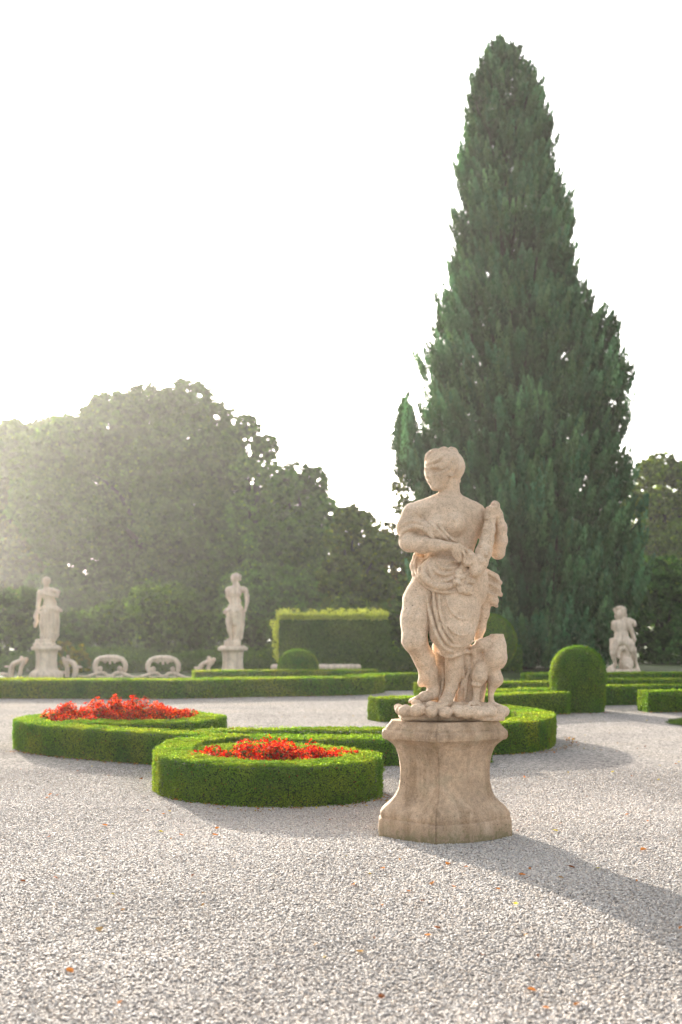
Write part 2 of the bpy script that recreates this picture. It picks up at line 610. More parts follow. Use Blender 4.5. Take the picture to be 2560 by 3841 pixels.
def near_statue():
    lo, hi, vs = (0.36, 8.68, 0.84), (1.38, 9.42, 3.10), 0.0066
    body, cloth, horn, bird, rock = (Sculpt(lo, hi, vs) for _ in range(5))
    allf = (cloth, horn, bird, rock)
    u1 = 0.2806 * D0 / FP          # metres per A/B unit
    c1 = 0.1403 * D0 / FP

    def ridge(S, fn, pts, r, k=.009, off=0.3, sub=False, on=None, step=.03, taper=True):
        """a fold: a tube that follows the front of what is already there"""
        on = on if on is not None else (body, cloth)
        raw = smooth_path([(q[0], q[1]) for q in pts], 30)
        pr, last = [], None
        n = len(raw)
        for i, (u, v) in enumerate(raw):
            w = fn(u, v, 0.0)
            y = S.front(w[0], w[2], on)
            if y is None:
                y = last
            if y is None:
                continue
            if last is not None:
                y = min(max(y, last - .04), last + .04)
            last = y
            w = fn(u, v, y - D0)
            e = 1.0
            if taper:
                e = min(1, .45 + 2.2 * min(i, n - 1 - i) / n)
            rr = r * e * (1 if sub else .70)
            w[1] = y + rr * (off if sub else -.75)
            pr.append((w, rr))
        if len(pr) > 1:
            S.chain(pr, k, sub)

    # --- body
    S = body
    S.ell(A(700, 330, .01), (.215, .15, .22), .04)
    S.cap(A(345, 215, .0), A(1070, 245, .02), .085, .085, .05)
    S.cap(A(700, 75, .03), A(400, 165, .02), .058, .056, .05)
    S.cap(A(800, 75, .03), A(1020, 170, .03), .060, .060, .04)
    S.cap(A(1060, 330, .02), A(970, 680, .02), .075, .06, .05)
    S.ell(A(690, 720, .01), (.175, .135, .2), .06)
    S.ell(A(740, 1150, .03), (.225, .165, .2), .06)
    S.ell(A(800, 375, -.115), (.085, .075, .088), .035)
    S.ell(A(560, 400, -.10), (.085, .07, .088), .035)
    S.ell(A(800, 330, -.185), (.016, .014, .016), .012)
    # neck and head
    S.cap(C(905, 1000, .03), C(920, 1420, .03), .074, .078, .025)
    S.ell(C(760, 570, .035), (.153, .155, .118), .03)
    S.ell(C(985, 700, .06), (.092, .11, .090), .04)
    S.ell(C(620, 860, -.02), (.098, .105, .105), .04)
    S.cap(C(470, 800, -.03), C(545, 1130, -.05), .066, .040, .035)
    S.cap(C(540, 1130, -.05), C(850, 1050, .0), .036, .052, .025)
    S.ell(C(490, 1180, -.07), (.022, .022, .022), .02)
    S.cap(C(330, 760, -.06), C(315, 905, -.085), .012, .017, .015)      # nose
    S.ell(C(372, 1045, -.075), (.018, .014, .012), .012)                 # lips
    S.ell(C(330, 690, -.06), (.03, .03, .012), .015, sub=False)          # brow
    ridge(S, C, [(400, 735), (490, 750), (590, 745)], .017, .008, 0.1, sub=True, on=())   # eye hollow
    ridge(S, C, [(440, 775), (500, 782), (560, 775)], .007, .008, .5, on=())
    ridge(S, C, [(340, 1075), (400, 1070), (460, 1060)], .005, .006, 0, sub=True, on=())
    # hair: rolled waves swept back into a knot
    for pts, r in (([(260, 470), (330, 330), (480, 230), (620, 200)], .022), ([(620, 230), (740, 175), (860, 210)], .022), ([(860, 205), (980, 180), (1110, 260)], .022),
                   ([(400, 640), (540, 640), (680, 590), (790, 480), (900, 330), (960, 230)], .021), ([(270, 600), (330, 560), (480, 520), (650, 430), (780, 280)], .018),
                   ([(640, 720), (760, 640), (880, 520), (1000, 380), (1060, 290)], .022), ([(690, 820), (830, 740), (960, 600), (1060, 460), (1110, 360)], .020),
                   ([(800, 880), (940, 800), (1030, 660), (1110, 520)], .020), ([(930, 900), (1060, 840), (1150, 700), (1200, 540), (1180, 430)], .022), ([(1060, 930), (1180, 850), (1260, 700), (1260, 580)], .02)):
        ridge(S, C, pts, r, .010, .35, on=())
    S.ell(C(1150, 1030, .06), (.016, .02, .016), .01)
    S.ell(C(830, 850, -.06), (.018, .012, .028), .012)                  # ear lobe
    # her right arm, across the waist
    S.chain([(A(300, 240, .0), .080), (A(215, 420, -.02), .074), (A(190, 600, -.06), .070)], .03)
    S.chain([(A(205, 620, -.07), .076), (A(380, 655, -.14), .062), (A(560, 665, -.20), .046), (A(770, 672, -.25), .030)], .03)
    S.chain([(A(770, 675, -.25), .029), (A(850, 690, -.255), .030)], .012, fy=1.3)
    S.ell(A(835, 700, -.25), (.040, .020, .034), .012, roll=-.4)
    for fg in (((860, 655, -.265), (930, 690, -.27), (985, 740, -.262), .0135), ((868, 690, -.27), (920, 745, -.275), (945, 815, -.262), .0135),
               ((845, 715, -.27), (880, 785, -.27), (890, 860, -.25), .0130), ((805, 725, -.265), (835, 795, -.262), (855, 875, -.245), .0125), ((765, 715, -.255), (795, 780, -.25), (835, 850, -.238), .0115)):
        S.chain([(A(*fg[0]), fg[3]), (A(*fg[1]), fg[3] * .92), (A(*fg[2]), fg[3] * .75)], .005)
    # her left arm, raised to the top of the horn
    S.chain([(A(1080, 260, .02), .080), (A(1230, 500, .07), .066), (A(1380, 745, .05), .054)], .03)
    S.chain([(A(1390, 765, .03), .050), (A(1428, 600, .0), .046), (A(1430, 430, -.02), .041), (A(1385, 250, -.045), .036), (A(1345, 190, -.05), .034)], .025)
    S.ell(A(1315, 225, -.060), (.058, .048, .062), .02)
    S.cap(A(1345, 165, -.06), A(1355, 125, -.065), .040, .034, .012)
    for j, (uu, vv) in enumerate(((1275, 165), (1256, 208), (1246, 252), (1246, 294))):
        S.chain([(A(uu + 80, vv - 6, -.100), .017), (A(uu, vv, -.118), .0178), (A(uu - 28, vv + 8, -.085), .016)], .004)
    S.chain([(A(1370, 170, -.08), .014), (A(1345, 110, -.09), .0135), (A(1310, 105, -.085), .012)], .006)
    # bent leg
    S.chain([(A(430, 1160, .0), .115), (B(330, 0, -.03), .115), (B(285, 260, -.07), .108), (B(268, 520, -.10), .098)], .05)
    S.ell(B(225, 545, -.13), (.07, .06, .075), .03)
    S.chain([(B(300, 600, -.08), .085), (B(400, 790, -.01), .078), (B(455, 960, .03), .070), (B(525, 1180, .05), .046)], .03)
    S.ell(B(400, 1050, .06), (.042, .05, .075), .03, roll=-.5)
    S.chain([(B(525, 1200, .05), .046), (B(520, 1265, .04), .048), (B(400, 1300, -.02), .040), (B(270, 1345, -.08), .022)], .02)
    for j in range(5):
        S.cap(B(330 - 25 * j, 1290 + 12 * j, -.10 + .016 * j), B(292 - 22 * j, 1312 + 12 * j, -.12 + .018 * j), .015, .0125, .005)
    # standing leg
    S.chain([(B(800, 600, .0), .085), (B(808, 860, .0), .071), (B(795, 1000, .01), .066), (B(765, 1160, .0), .048), (B(728, 1260, -.01), .042)], .02)
    S.chain([(B(728, 1275, -.01), .045), (B(700, 1350, -.07), .048), (B(635, 1395, -.15), .034)], .02)
    for j in range(5):
        S.cap(B(700 - 32 * j, 1392 + 4 * j, -.18 - .004 * j), B(690 - 34 * j, 1420 + 3 * j, -.205 - .002 * j), .0165 - .0008 * j, .013, .005)
    S.rough(.0022, 45, 2)

    # --- cloth: plain masses first
    S = cloth
    S.chain([(A(255, 250, .0), .092), (A(190, 420, -.02), .092)], .03)
    S.chain([(A(190, 430, -.02), .088), (A(400, 455, -.10), .064), (A(500, 545, -.15), .03)], .03)
    S.ell(A(560, 480, -.10), (.10, .06, .085), .03)
    S.ell(A(640, 1040, -.085), (.185, .10, .145), .03)
    S.chain([(A(330, 820, .04), .05), (A(300, 940, .03), .05), (A(330, 1060, .0), .05), (A(420, 1190, -.04), .045)], .02)
    S.ell(A(1040, 1180, .02), (.125, .15, .20), .04)
    S.chain([(A(760, 1230, .0), .190), (B(800, 180, -.03), .186), (B(800, 430, -.06), .150), (B(770, 630, -.08), .088)], .05)
    S.chain([(B(470, -60, -.06), .05), (B(520, 250, -.10), .055), (B(590, 480, -.12), .06), (B(680, 660, -.12), .045)], .03)
    # flying end of the cloth beside the hip
    for a, b, ra, rb in (((1190, 1060), (1340, 1100), .062, .040), ((1300, 1090), (1410, 1160), .040, .020), ((1220, 1180), (1360, 1240), .060, .040), ((1340, 1240), (1420, 1320), .034, .018),
                         ((1220, 1300), (1330, 1400), .060, .040), ((1310, 1400), (1365, 1470), .034, .016)):
        S.cap(A(*a, .06), A(*b, .05), ra, rb, .010)
    S.chain([(A(1215, 1400, .08), .055), (B(1190, 180, .08), .045), (B(1150, 380, .08), .04), (B(1120, 540, .08), .03)], .02)
    # cloth hanging behind and between the legs
    S.chain([(B(960, 680, .06), .06), (B(985, 900, .07), .065), (B(955, 1120, .09), .075), (B(930, 1400, .10), .085)], .03)
    S.chain([(B(640, 640, .10), .08), (B(640, 850, .12), .055), (B(640, 1050, .12), .055), (B(590, 1400, .12), .07)], .03)
    S.base = S.f.copy()
    # then the folds, all measured from that plain surface
    ridge(S, A, [(80, 610), (150, 550), (250, 520), (360, 530), (460, 580), (530, 620)], .030, .006, -.3, sub=True)
    for pts, r in (([(215, 225), (300, 290), (380, 345), (440, 430), (530, 585)], .014), ([(130, 365), (230, 340), (330, 355), (420, 405), (480, 485), (525, 580)], .020),
                   ([(70, 575), (110, 485), (200, 428), (300, 413), (410, 460), (525, 590)], .024), ([(240, 190), (330, 245), (400, 315)], .012),
                   ([(390, 315), (450, 400), (540, 500), (640, 605)], .022), ([(470, 330), (540, 430), (630, 530), (740, 615)], .024), ([(565, 345), (640, 450), (730, 545), (870, 650)], .019)):
        ridge(S, A, pts, r, .005, .55)
    for pts, r in (([(310, 790), (275, 890), (285, 990), (330, 1085), (400, 1185), (480, 1240), (600, 1280), (740, 1290), (880, 1265)], .022),
                   ([(480, 800), (385, 860), (338, 950), (350, 1050), (420, 1140)], .024),
                   ([(420, 940), (385, 1020), (425, 1115), (520, 1185), (660, 1215), (810, 1185)], .040),
                   ([(470, 960), (495, 1060), (570, 1125), (690, 1130), (810, 1090)], .020), ([(520, 930), (570, 1010), (670, 1055), (780, 1030)], .022),
                   ([(560, 880), (640, 955), (750, 970), (860, 930)], .022), ([(620, 840), (720, 885), (830, 870)], .018)):
        ridge(S, A, pts, r, .005, .45)
    for pts, r in (([(432, -110), (447, 50), (490, 230), (540, 420), (630, 590), (720, 675), (810, 700)], .025), ([(522, -120), (537, 60), (570, 230), (625, 420), (720, 575), (820, 640)], .026),
                   ([(602, -110), (604, 60), (630, 230), (700, 420), (810, 580)], .020), ([(690, -40), (740, 120), (850, 235), (985, 245), (1120, 120)], .014),
                   ([(700, 330), (800, 440), (930, 470), (1060, 390)], .014), ([(760, 610), (870, 625), (980, 590), (1070, 540)], .016), ([(1120, -40), (1135, 120), (1115, 280), (1085, 430)], .014),
                   ([(480, 640), (540, 668), (640, 722), (740, 755), (850, 732), (950, 690), (1030, 705), (1058, 780), (1052, 900), (1020, 1050)], .026)):
        ridge(S, B, pts, r, .005, .5)
    for pts in ([(900, 860), (920, 1050), (870, 1250), (850, 1380)], [(1000, 900), (960, 1100), (940, 1350)], [(640, 900), (650, 1100), (600, 1330)]):
        ridge(S, B, pts, .020, .007, .4)
    for pts in ([(1210, 1010), (1300, 1060), (1400, 1130)], [(1210, 1140), (1300, 1190), (1390, 1240)], [(1215, 1270), (1300, 1320), (1400, 1330)]):
        ridge(S, A, pts, .016, .005, .4)
    S.base = None
    S.rough(.0015, 40, 4)

    # --- horn with flowers
    S = horn
    S.chain([(A(1345, 110, -.07), .028), (A(1310, 200, -.07), .034), (A(1278, 330, -.080), .041), (A(1262, 460, -.10), .047), (A(1235, 600, -.13), .052), (A(1195, 750, -.155), .060), (A(1150, 890, -.17), .056), (A(1090, 1000, -.185), .052)], .02)
    S.ell(A(985, 830, -.20), (.060, .045, .068), .02, roll=.3)
    S.ell(A(985, 850, -.245), (.034, .02, .045), .012, sub=True)
    for j in range(64):                                   # fruit and leaves wound round the horn
        t = j / 63
        uu, vv = 1278 - 130 * t + RNG.uniform(-62, 62) * (.7 + .5 * t), 320 + 580 * t
        q = A(uu, vv, -.12)
        fy = S.front(q[0], q[2])
        if fy is not None:
            q[1] = fy + .004
            S.ell(q, (.0155, .013, .0135), .003, roll=RNG.uniform(-1, 1))
    for i, (uu, vv) in enumerate(((900, 965), (860, 1010), (945, 945), (1005, 935), (1050, 1000), (1085, 1020), (850, 1080), (905, 1070), (965, 1060), (1025, 1080), (830, 1150), (895, 1140), (965, 1150), (1030, 1140), (860, 1215), (925, 1215), (990, 1225), (880, 1272), (950, 1285), (1010, 1280), (1075, 1090))):
        q = A(uu, vv, -.19)
        fy = min([y for y in (body.front(q[0], q[2]), cloth.front(q[0], q[2])) if y is not None] or [D0 - .15])
        q = A(uu, vv, fy - D0 - .012 - .012 * math.sin(i * 2.1))
        S.ell(q, (.034, .034, .024), .003, roll=RNG.uniform(-1, 1))
        for j in range(3):
            an = RNG.uniform(0, 6.28)
            S.ell(q + np.array([.02 * math.cos(an), -.024, .02 * math.sin(an)]), (.014, .012, .012), .003)
    S.cap(A(950, 1050, -.12), A(950, 1230, -.12), .06, .05, .02)
    S.rough(.0025, 70, 6)

    # --- headless bird
    S = bird
    S.chain([(B(1375, 440, .0), .050), (B(1370, 620, -.01), .068), (B(1350, 760, -.03), .086), (B(1260, 880, .0), .076)], .03)
    S.ell(B(1425, 770, -.01), (.042, .07, .085), .012)
    S.chain([(B(1060, 680, .0), .040), (B(1160, 600, -.02), .044), (B(1270, 570, -.01), .050)], .02)
    S.chain([(B(1110, 760, .03), .05), (B(1160, 880, .03), .06)], .03)
    S.chain([(B(1150, 920, -.04), .056), (B(1138, 1030, -.06), .060), (B(1110, 1115, -.055), .036)], .012)
    S.chain([(B(1060, 1120, -.075), .018), (B(1110, 1140, -.095), .018), (B(1150, 1130, -.075), .018)], .008)
    S.chain([(B(1110, 1130, -.05), .034), (B(1105, 1180, -.05), .026), (B(1085, 1350, -.05), .027)], .010)
    S.chain([(B(1320, 960, .0), .058), (B(1345, 1060, .0), .062), (B(1310, 1170, .0), .036)], .012)
    S.chain([(B(1300, 1180, .0), .028), (B(1290, 1300, .0), .021), (B(1300, 1390, .0), .026)], .010)
    S.chain([(B(1180, 980, .05), .05), (B(1160, 1200, .06), .035), (B(1140, 1420, .05), .03)], .02)
    for (cu, cv, yy) in ((1080, 1370, -.05), (1300, 1390, .0)):
        for q in (-90, -20, 60):
            S.chain([(B(cu, cv, yy), .022), (B(cu + q * .7, cv + 20, yy - .06), .017), (B(cu + q, cv + 42, yy - .085), .010)], .008)
    S.cap(B(1300, 1400, .0), B(1440, 1440, .02), .028, .02, .01)
    t = B(1375, 455, 0)
    S.box((t[0], t[1], t[2] + .06), (.14, .14, .06), .004, .004, sub=True)
    for (uu, vv) in ((1240, 550), (1290, 590), (1315, 640)):
        w = B(uu, vv, 0)
        y = S.front(w[0], w[2])
        if y is not None:
            S.ell((w[0], y, w[2]), (.006, .008, .006), .003, sub=True)
    S.rough(.0022, 45, 8)

    # --- rocky ground under the figures
    S = rock
    bz = PED_TOP
    S.box((0.845, 9.07, bz + .04), (.395, .215, .04), .03, .01)
    for (uu, vv, rr, yy) in ((85, 1470, 66, -.09), (140, 1480, 84, -.21), (230, 1470, 50, -.22), (310, 1475, 92, -.245), (490, 1500, 78, -.25), (685, 1512, 84, -.25), (860, 1490, 92, -.22), (970, 1500, 95, -.23), (1100, 1500, 95, -.225),
                             (1190, 1495, 75, -.21), (1300, 1490, 85, -.18), (1420, 1485, 88, -.12), (1450, 1480, 70, .0), (300, 1390, 62, -.14), (480, 1415, 66, -.17), (600, 1440, 60, -.2), (60, 1450, 60, .06)):
        w = B(uu, vv, yy)
        w[2] = max(w[2], bz + rr * u1 * .75)
        S.ell(w, (rr * u1 * 1.12, rr * u1 * 1.1, rr * u1 * .92), .004, roll=.3 * math.sin(uu))
    w = B(1350, 1440, 0)
    S.cap((w[0] - .1, 8.98, bz + .075), (w[0] + .06, 9.0, bz + .07), .05, .045, .03)
    S.cap((0.62, 9.0, bz + .08), (1.1, 9.05, bz + .08), .06, .06, .04)
    S.rough(.007, 17, 9)
    S.rough(.004, 45, 10)
    sl, X, Y, Z = S.blk(lo, hi)
    S.f = np.maximum(S.f, (bz + .003) - Z)

    root = empty('garden_statue', (0.80, D0, PED_TOP), 'large beige stone woman with a horn of flowers and headless bird on the nearest pedestal', 'statue')
    for S, nm in ((body, 'figure'), (cloth, 'drapery'), (horn, 'flower_horn'), (bird, 'bird'), (rock, 'rock_base')):
        v, f = S.mesh()
        mesh(nm, v, f, M_STATUE, root, smooth=True, origin=root.location)


near_statue()


# ------------------------------------------------------------------ pedestals
def pedestal(loc, plan, profile, label, mat, rough_seed=0, cuts=(0, 5, 17, 99), height_scale=1.0, seam=None):
    """plan: polygon round the centre; profile: (height, scale) rings; split into plinth, shaft and cap"""
    root = empty('stone_pedestal', loc, label, 'pedestal')
    plan = np.array(plan)
    n = len(plan)
    pts = []
    for i in range(n):
        a, b = plan[i], plan[(i + 1) % n]
        ln = np.linalg.norm(b - a)
        k = max(3, int(ln / .03))
        ts = np.concatenate([[0, .007 / ln, .014 / ln], np.arange(1, k) / k, [1 - .014 / ln, 1 - .007 / ln]]) if ln > .06 else np.arange(2) / 2
        for t in ts:
            # rounded arrises: pull points close to a corner slightly inwards
            e = min(t, 1 - t) * np.linalg.norm(b - a)
            q = a + (b - a) * t
            q = q * (1 - .010 * math.exp(-(e / .006) ** 2))
            if seam is not None and i == seam and t == 0:
                q = q * .984
            pts.append(q)
    pts = np.array(pts)
    m = len(pts)
    pr = []
    for (z0, s0), (z1, s1) in zip(profile[:-1], profile[1:]):
        k = max(1, int(abs(z1 - z0) / .03))
        for t in np.arange(k) / k:
            pr.append((z0 + (z1 - z0) * t, s0 + (s1 - s0) * t))
    pr.append(profile[-1])

    def build(name, rings):
        vs = []
        for z, s in rings:
            p3 = np.concatenate([pts * s, np.full((m, 1), z * height_scale)], 1)
            w = 1 + .020 * (vnoise(p3 + rough_seed, 9.0, 3) - .5) + .010 * (vnoise(p3 + rough_seed, 26.0, 4) - .5)
            p3[:, :2] *= w[:, None]
            vs.append(p3)
        v = np.concatenate(vs)
        f = []
        for i in range(len(rings) - 1):
            for j in range(m):
                k = (j + 1) % m
                f.append([i * m + j, i * m + k, (i + 1) * m + k, (i + 1) * m + j])
        f.append(list(range(m))[::-1])
        f.append([(len(rings) - 1) * m + j for j in range(m)])
        mesh(name, v, f, mat, root, smooth=False)
        o = root.children[-1]
        return o
    za, zb = cuts
    for name, rings in (('plinth', [r for r in pr if r[0] <= za + 1e-6]), ('shaft', [r for r in pr if za - 1e-6 <= r[0] <= zb + 1e-6]), ('cap', [r for r in pr if r[0] >= zb - 1e-6])):
        build(name, rings)
    return root


PROF = [(-.03, 1.0), (.06, 1.0), (.125, .995), (.136, .985), (.140, .962), (.150, .965), (.165, .972), (.185, .965), (.205, .940), (.225, .900), (.25, .842), (.28, .785), (.315, .735), (.36, .697), (.42, .672), (.50, .668), (.57, .680),
        (.63, .705), (.675, .74), (.705, .785), (.725, .835), (.735, .862), (.742, .868), (.7421, .905), (.752, .930), (.775, .945), (.800, .940), (.815, .915), (.8151, .885), (.832, .880), (.860, .835), (.885, .80)]
hexa = [(-.514, -.02), (-.105, -.475), (.208, -.345), (.508, -.03), (.514, .02), (.105, .475), (-.208, .345), (-.508, .03)]
L, Fp, K, R = (-.514, .14), (-.105, -.335), (.208, -.245), (.508, -.02)
cxp, cyp = 0.80, 9.05
# front corners read off the ground, the back mirrors them through the centre
front_pts = [np.array(q) for q in ((-.514, -.09), (-.105, -.45), (.208, -.33), (.508, -.10))]
plan = [tuple(q) for q in front_pts] + [tuple(-q) for q in front_pts]
pedestal((cxp, cyp, 0), plan, PROF, 'big many-sided beige stone pedestal under the nearest statue', M_PED, cuts=(.140, .742), seam=1)
far_plan = [(-.45, -.12), (-.33, -.28), (-.20, -.45), (.20, -.45), (.33, -.28), (.45, -.12), (.45, .12), (.33, .28), (.20, .45), (-.20, .45), (-.33, .28), (-.45, .12)]
PROF2 = [(-.03, 1.14), (.04, 1.14), (.09, 1.16), (.15, 1.10), (.20, .95), (.24, .82), (.32, .74), (.45, .71), (.60, .71), (.74, .73), (.80, .78), (.82, .80), (.821, .98), (.85, 1.04), (.90, 1.05), (.93, .98), (.94, .88), (.97, .84)]
DL, DM = 37.0, 36.2
pl = P(175, 2352, DL)
pm = P(874, 2352, DM)
pedestal((pl[0], DL, 0), far_plan, [(z, s * .98) for z, s in PROF2], 'weathered stone pedestal with a wide rough foot under the leftmost statue', M_FAR, rough_seed=5, cuts=(.20, .82), height_scale=1.06)
pedestal((pm[0], DM, 0), far_plan, [(z, s * (.97 if z > .3 else .99)) for z, s in PROF2], 'slim fluted stone pedestal standing left of the tall clipped hedge', M_FAR, rough_seed=9, cuts=(.20, .82), height_scale=1.06)


# ------------------------------------------------------------------ far statues and carved pieces
def finish(S, name, loc, label, cat, parts=None, group=None):
    root = empty(name, loc, label, cat, group)
    for S_, nm in (parts or [(S, 'figure')]):
        v, f = S_.mesh()
        mesh(nm, v, f, M_FAR, root, smooth=True, origin=root.location)
    return root


def left_statue():
    def E(u, v, y=0.): return P(120 + .1275 * u, 2140 + .1275 * v, DL + y)
    q = .1275 * DL / FP
    lo, hi = P(105, 2440, DL) - np.array([0, .6, .05]), P(255, 2140, DL) + np.array([0, .6, 0])
    S, T, W = Sculpt(lo, hi, .016), Sculpt(lo, hi, .016), Sculpt(lo, hi, .016)
    S.ell(E(432, 300), (.140, .14, .135), .03)
    S.ell(E(425, 360, -.03), (.095, .11, .125), .03)
    S.cap(E(425, 430, .02), E(430, 540, .02), .075, .085, .05)
    S.ell(E(410, 375, -.15), (.014, .02, .03), .02)
    S.cap(E(250, 640), E(620, 580), .085, .085, .06)
    S.ell(E(470, 700), (.20, .13, .22), .06)
    S.ell(E(540, 980), (.21, .14, .22), .06)
    S.ell(E(560, 1150), (.24, .16, .18), .06)
    S.chain([(E(225, 650), .085), (E(215, 860, .02), .070), (E(180, 1060, .0), .062), (E(190, 1230, -.04), .05)], .03)
    S.chain([(E(640, 590), .08), (E(780, 620, -.08), .062)], .03)
    S.chain([(E(780, 640, -.08), .06), (E(740, 745, -.14), .062), (E(560, 740, -.18), .055), (E(390, 690, -.17), .042)], .02)
    S.ell(E(370, 670, -.17), (.05, .04, .05), .02)
    S.chain([(E(360, 1250, -.03), .12), (E(330, 1600, -.06), .11), (E(330, 1900, -.02), .085), (E(300, 2000, -.1), .06)], .05)
    S.chain([(E(620, 1250, -.03), .14), (E(600, 1600, -.05), .125), (E(570, 1900, -.03), .09), (E(520, 1990, -.1), .07)], .05)
    S.rough(.006, 14)
    T.ell(E(590, 1150, -.02), (.27, .18, .15), .05)
    T.cap(E(700, 1150, -.04), E(860, 1180, -.02), .11, .05, .04)
    T.chain([(E(330, 1080, -.1), .06), (E(400, 1240, -.15), .06), (E(440, 1500, -.1), .05), (E(440, 1950, -.05), .06)], .03)
    T.chain([(E(700, 1250, .02), .12), (E(740, 1500, .04), .09), (E(720, 1900, .04), .085), (E(640, 2050, .0), .07)], .04)
    T.chain([(E(450, 1200, .06), .16), (E(460, 1700, .08), .16), (E(450, 2030, .06), .15)], .05)
    for a in (([(540, 1090), (640, 1130), (760, 1160), (860, 1190)]), ([(480, 1220), (600, 1290), (720, 1320), (780, 1350)]), ([(500, 1180), (480, 1400), (500, 1700), (540, 1960)]), ([(700, 1350), (660, 1550), (650, 1750), (620, 1980)]), ([(780, 1400), (790, 1650), (740, 1900)])):
        pr = []
        for u, v in smooth_path(a, 60):
            w = E(u, v)
            y = T.front(w[0], w[2], (S,))
            if y is not None:
                pr.append((np.array([w[0], y + .01, w[2]]), .03))
        if len(pr) > 1:
            T.chain(pr, .02)
    W.chain([(E(150, 1200, -.02), .06), (E(120, 1350, .0), .075), (E(150, 1480, .02), .06), (E(110, 1560, .02), .06), (E(100, 1640, .02), .05)], .03)
    W.chain([(E(230, 1130, -.1), .035), (E(310, 1090, -.12), .035)], .02)
    B_ = Sculpt(lo, hi, .016)
    c = E(380, 2110)
    B_.box((c[0], DL, c[2]), (.25, .25, .10), .04, .02)
    B_.box((c[0], DL, c[2] - .08), (.30, .30, .06), .04, .02)
    B_.rough(.01, 9)
    finish(None, 'garden_statue', (c[0], DL, P(175, 2425, DL)[2]), 'pale draped stone woman with one arm across her chest, beside the yellow shrub', 'statue', [(S, 'figure'), (T, 'drapery'), (W, 'hanging_cloth'), (B_, 'rock_base')], 'far statues')


def middle_statue():
    def E(u, v, y=0.): return P(600 + .3189 * u, 2100 + .3189 * v, DM + y)
    lo, hi = P(825, 2428, DM) - np.array([0, .6, .02]), P(950, 2135, DM) + np.array([0, .6, 0])
    S, T, B_ = Sculpt(lo, hi, .016), Sculpt(lo, hi, .016), Sculpt(lo, hi, .016)
    q = .3189 * DM / FP
    S.ell(E(888, 205), (.135, .14, .13), .03)
    S.ell(E(872, 225, -.04), (.09, .11, .13), .03)
    S.ell(E(850, 225, -.15), (.02, .025, .03), .02)
    S.chain([(E(905, 175), .06), (E(940, 195), .055), (E(945, 235, .03), .04)], .02)
    S.cap(E(890, 260, .02), E(895, 310, .02), .085, .095, .05)
    S.cap(E(925, 270, .04), E(940, 310, .04), .03, .025, .02)
    S.cap(E(815, 345), E(985, 345), .085, .09, .06)
    S.ell(E(880, 390), (.22, .14, .2), .06)
    S.ell(E(855, 385, -.11), (.07, .06, .07), .03)
    S.ell(E(925, 390, -.11), (.07, .06, .07), .03)
    S.ell(E(890, 490), (.185, .13, .16), .06)
    S.ell(E(885, 570), (.235, .16, .18), .06)
    S.chain([(E(800, 350, .02), .08), (E(800, 430, .10), .06), (E(850, 520, .14), .05)], .03)
    S.chain([(E(1010, 360), .085), (E(1025, 430, .0), .072), (E(1030, 490, -.03), .062), (E(1015, 560, -.07), .045)], .03)
    S.ell(E(1005, 590, -.08), (.045, .04, .06), .02)
    S.chain([(E(835, 620, -.03), .13), (E(815, 730, -.06), .10), (E(825, 830, -.02), .082), (E(840, 920, .0), .052)], .04)
    S.chain([(E(840, 930, .0), .055), (E(800, 942, -.06), .04)], .02)
    S.chain([(E(920, 640, -.03), .14), (E(925, 780, -.05), .09), (E(905, 870, -.03), .075), (E(885, 935, -.05), .05)], .04)
    S.cap(E(885, 940, -.06), E(870, 952, -.12), .05, .035, .02)
    S.rough(.006, 14)
    T.ell(E(880, 600, -.02), (.27, .18, .14), .04)
    T.cap(E(790, 600, -.03), E(768, 615, -.02), .09, .06, .03)
    T.chain([(E(885, 620, -.03), .2), (E(890, 720, -.03), .15)], .05)
    T.chain([(E(985, 620, .03), .06), (E(975, 760, .05), .065), (E(955, 920, .05), .06)], .03)
    T.chain([(E(900, 740, .08), .12), (E(905, 940, .08), .11)], .04)
    for a, r in (([(960, 520), (890, 560), (820, 590), (770, 600)], .04), ([(980, 560), (900, 610), (830, 640), (775, 650)], .035), ([(960, 640), (880, 660), (800, 690), (780, 700)], .03), ([(880, 600), (870, 680), (875, 760)], .03), ([(930, 600), (945, 680), (975, 690)], .03), ([(930, 640), (920, 720), (890, 770)], .03),
                 ([(800, 390), (870, 430), (940, 400)], .02), ([(820, 460), (890, 480), (960, 440)], .02)):
        pr = []
        for u, v in smooth_path(a, 15):
            w = E(u, v)
            y = T.front(w[0], w[2], (S,))
            if y is not None:
                pr.append((np.array([w[0], y + .01, w[2]]), r))
        if len(pr) > 1:
            T.chain(pr, .02)
    T.rough(.006, 14)
    c = E(857, 975)
    B_.box((c[0], DM, c[2] - .01), (.245, .24, .085), .02, .02)
    B_.rough(.008, 9)
    finish(None, 'garden_statue', (c[0], DM, P(874, 2420, DM)[2]), 'pale stone woman with knee-length drape, standing alone left of the tall clipped hedge', 'statue', [(S, 'figure'), (T, 'drapery'), (B_, 'rock_base')], 'far statues')


DF = 36.0


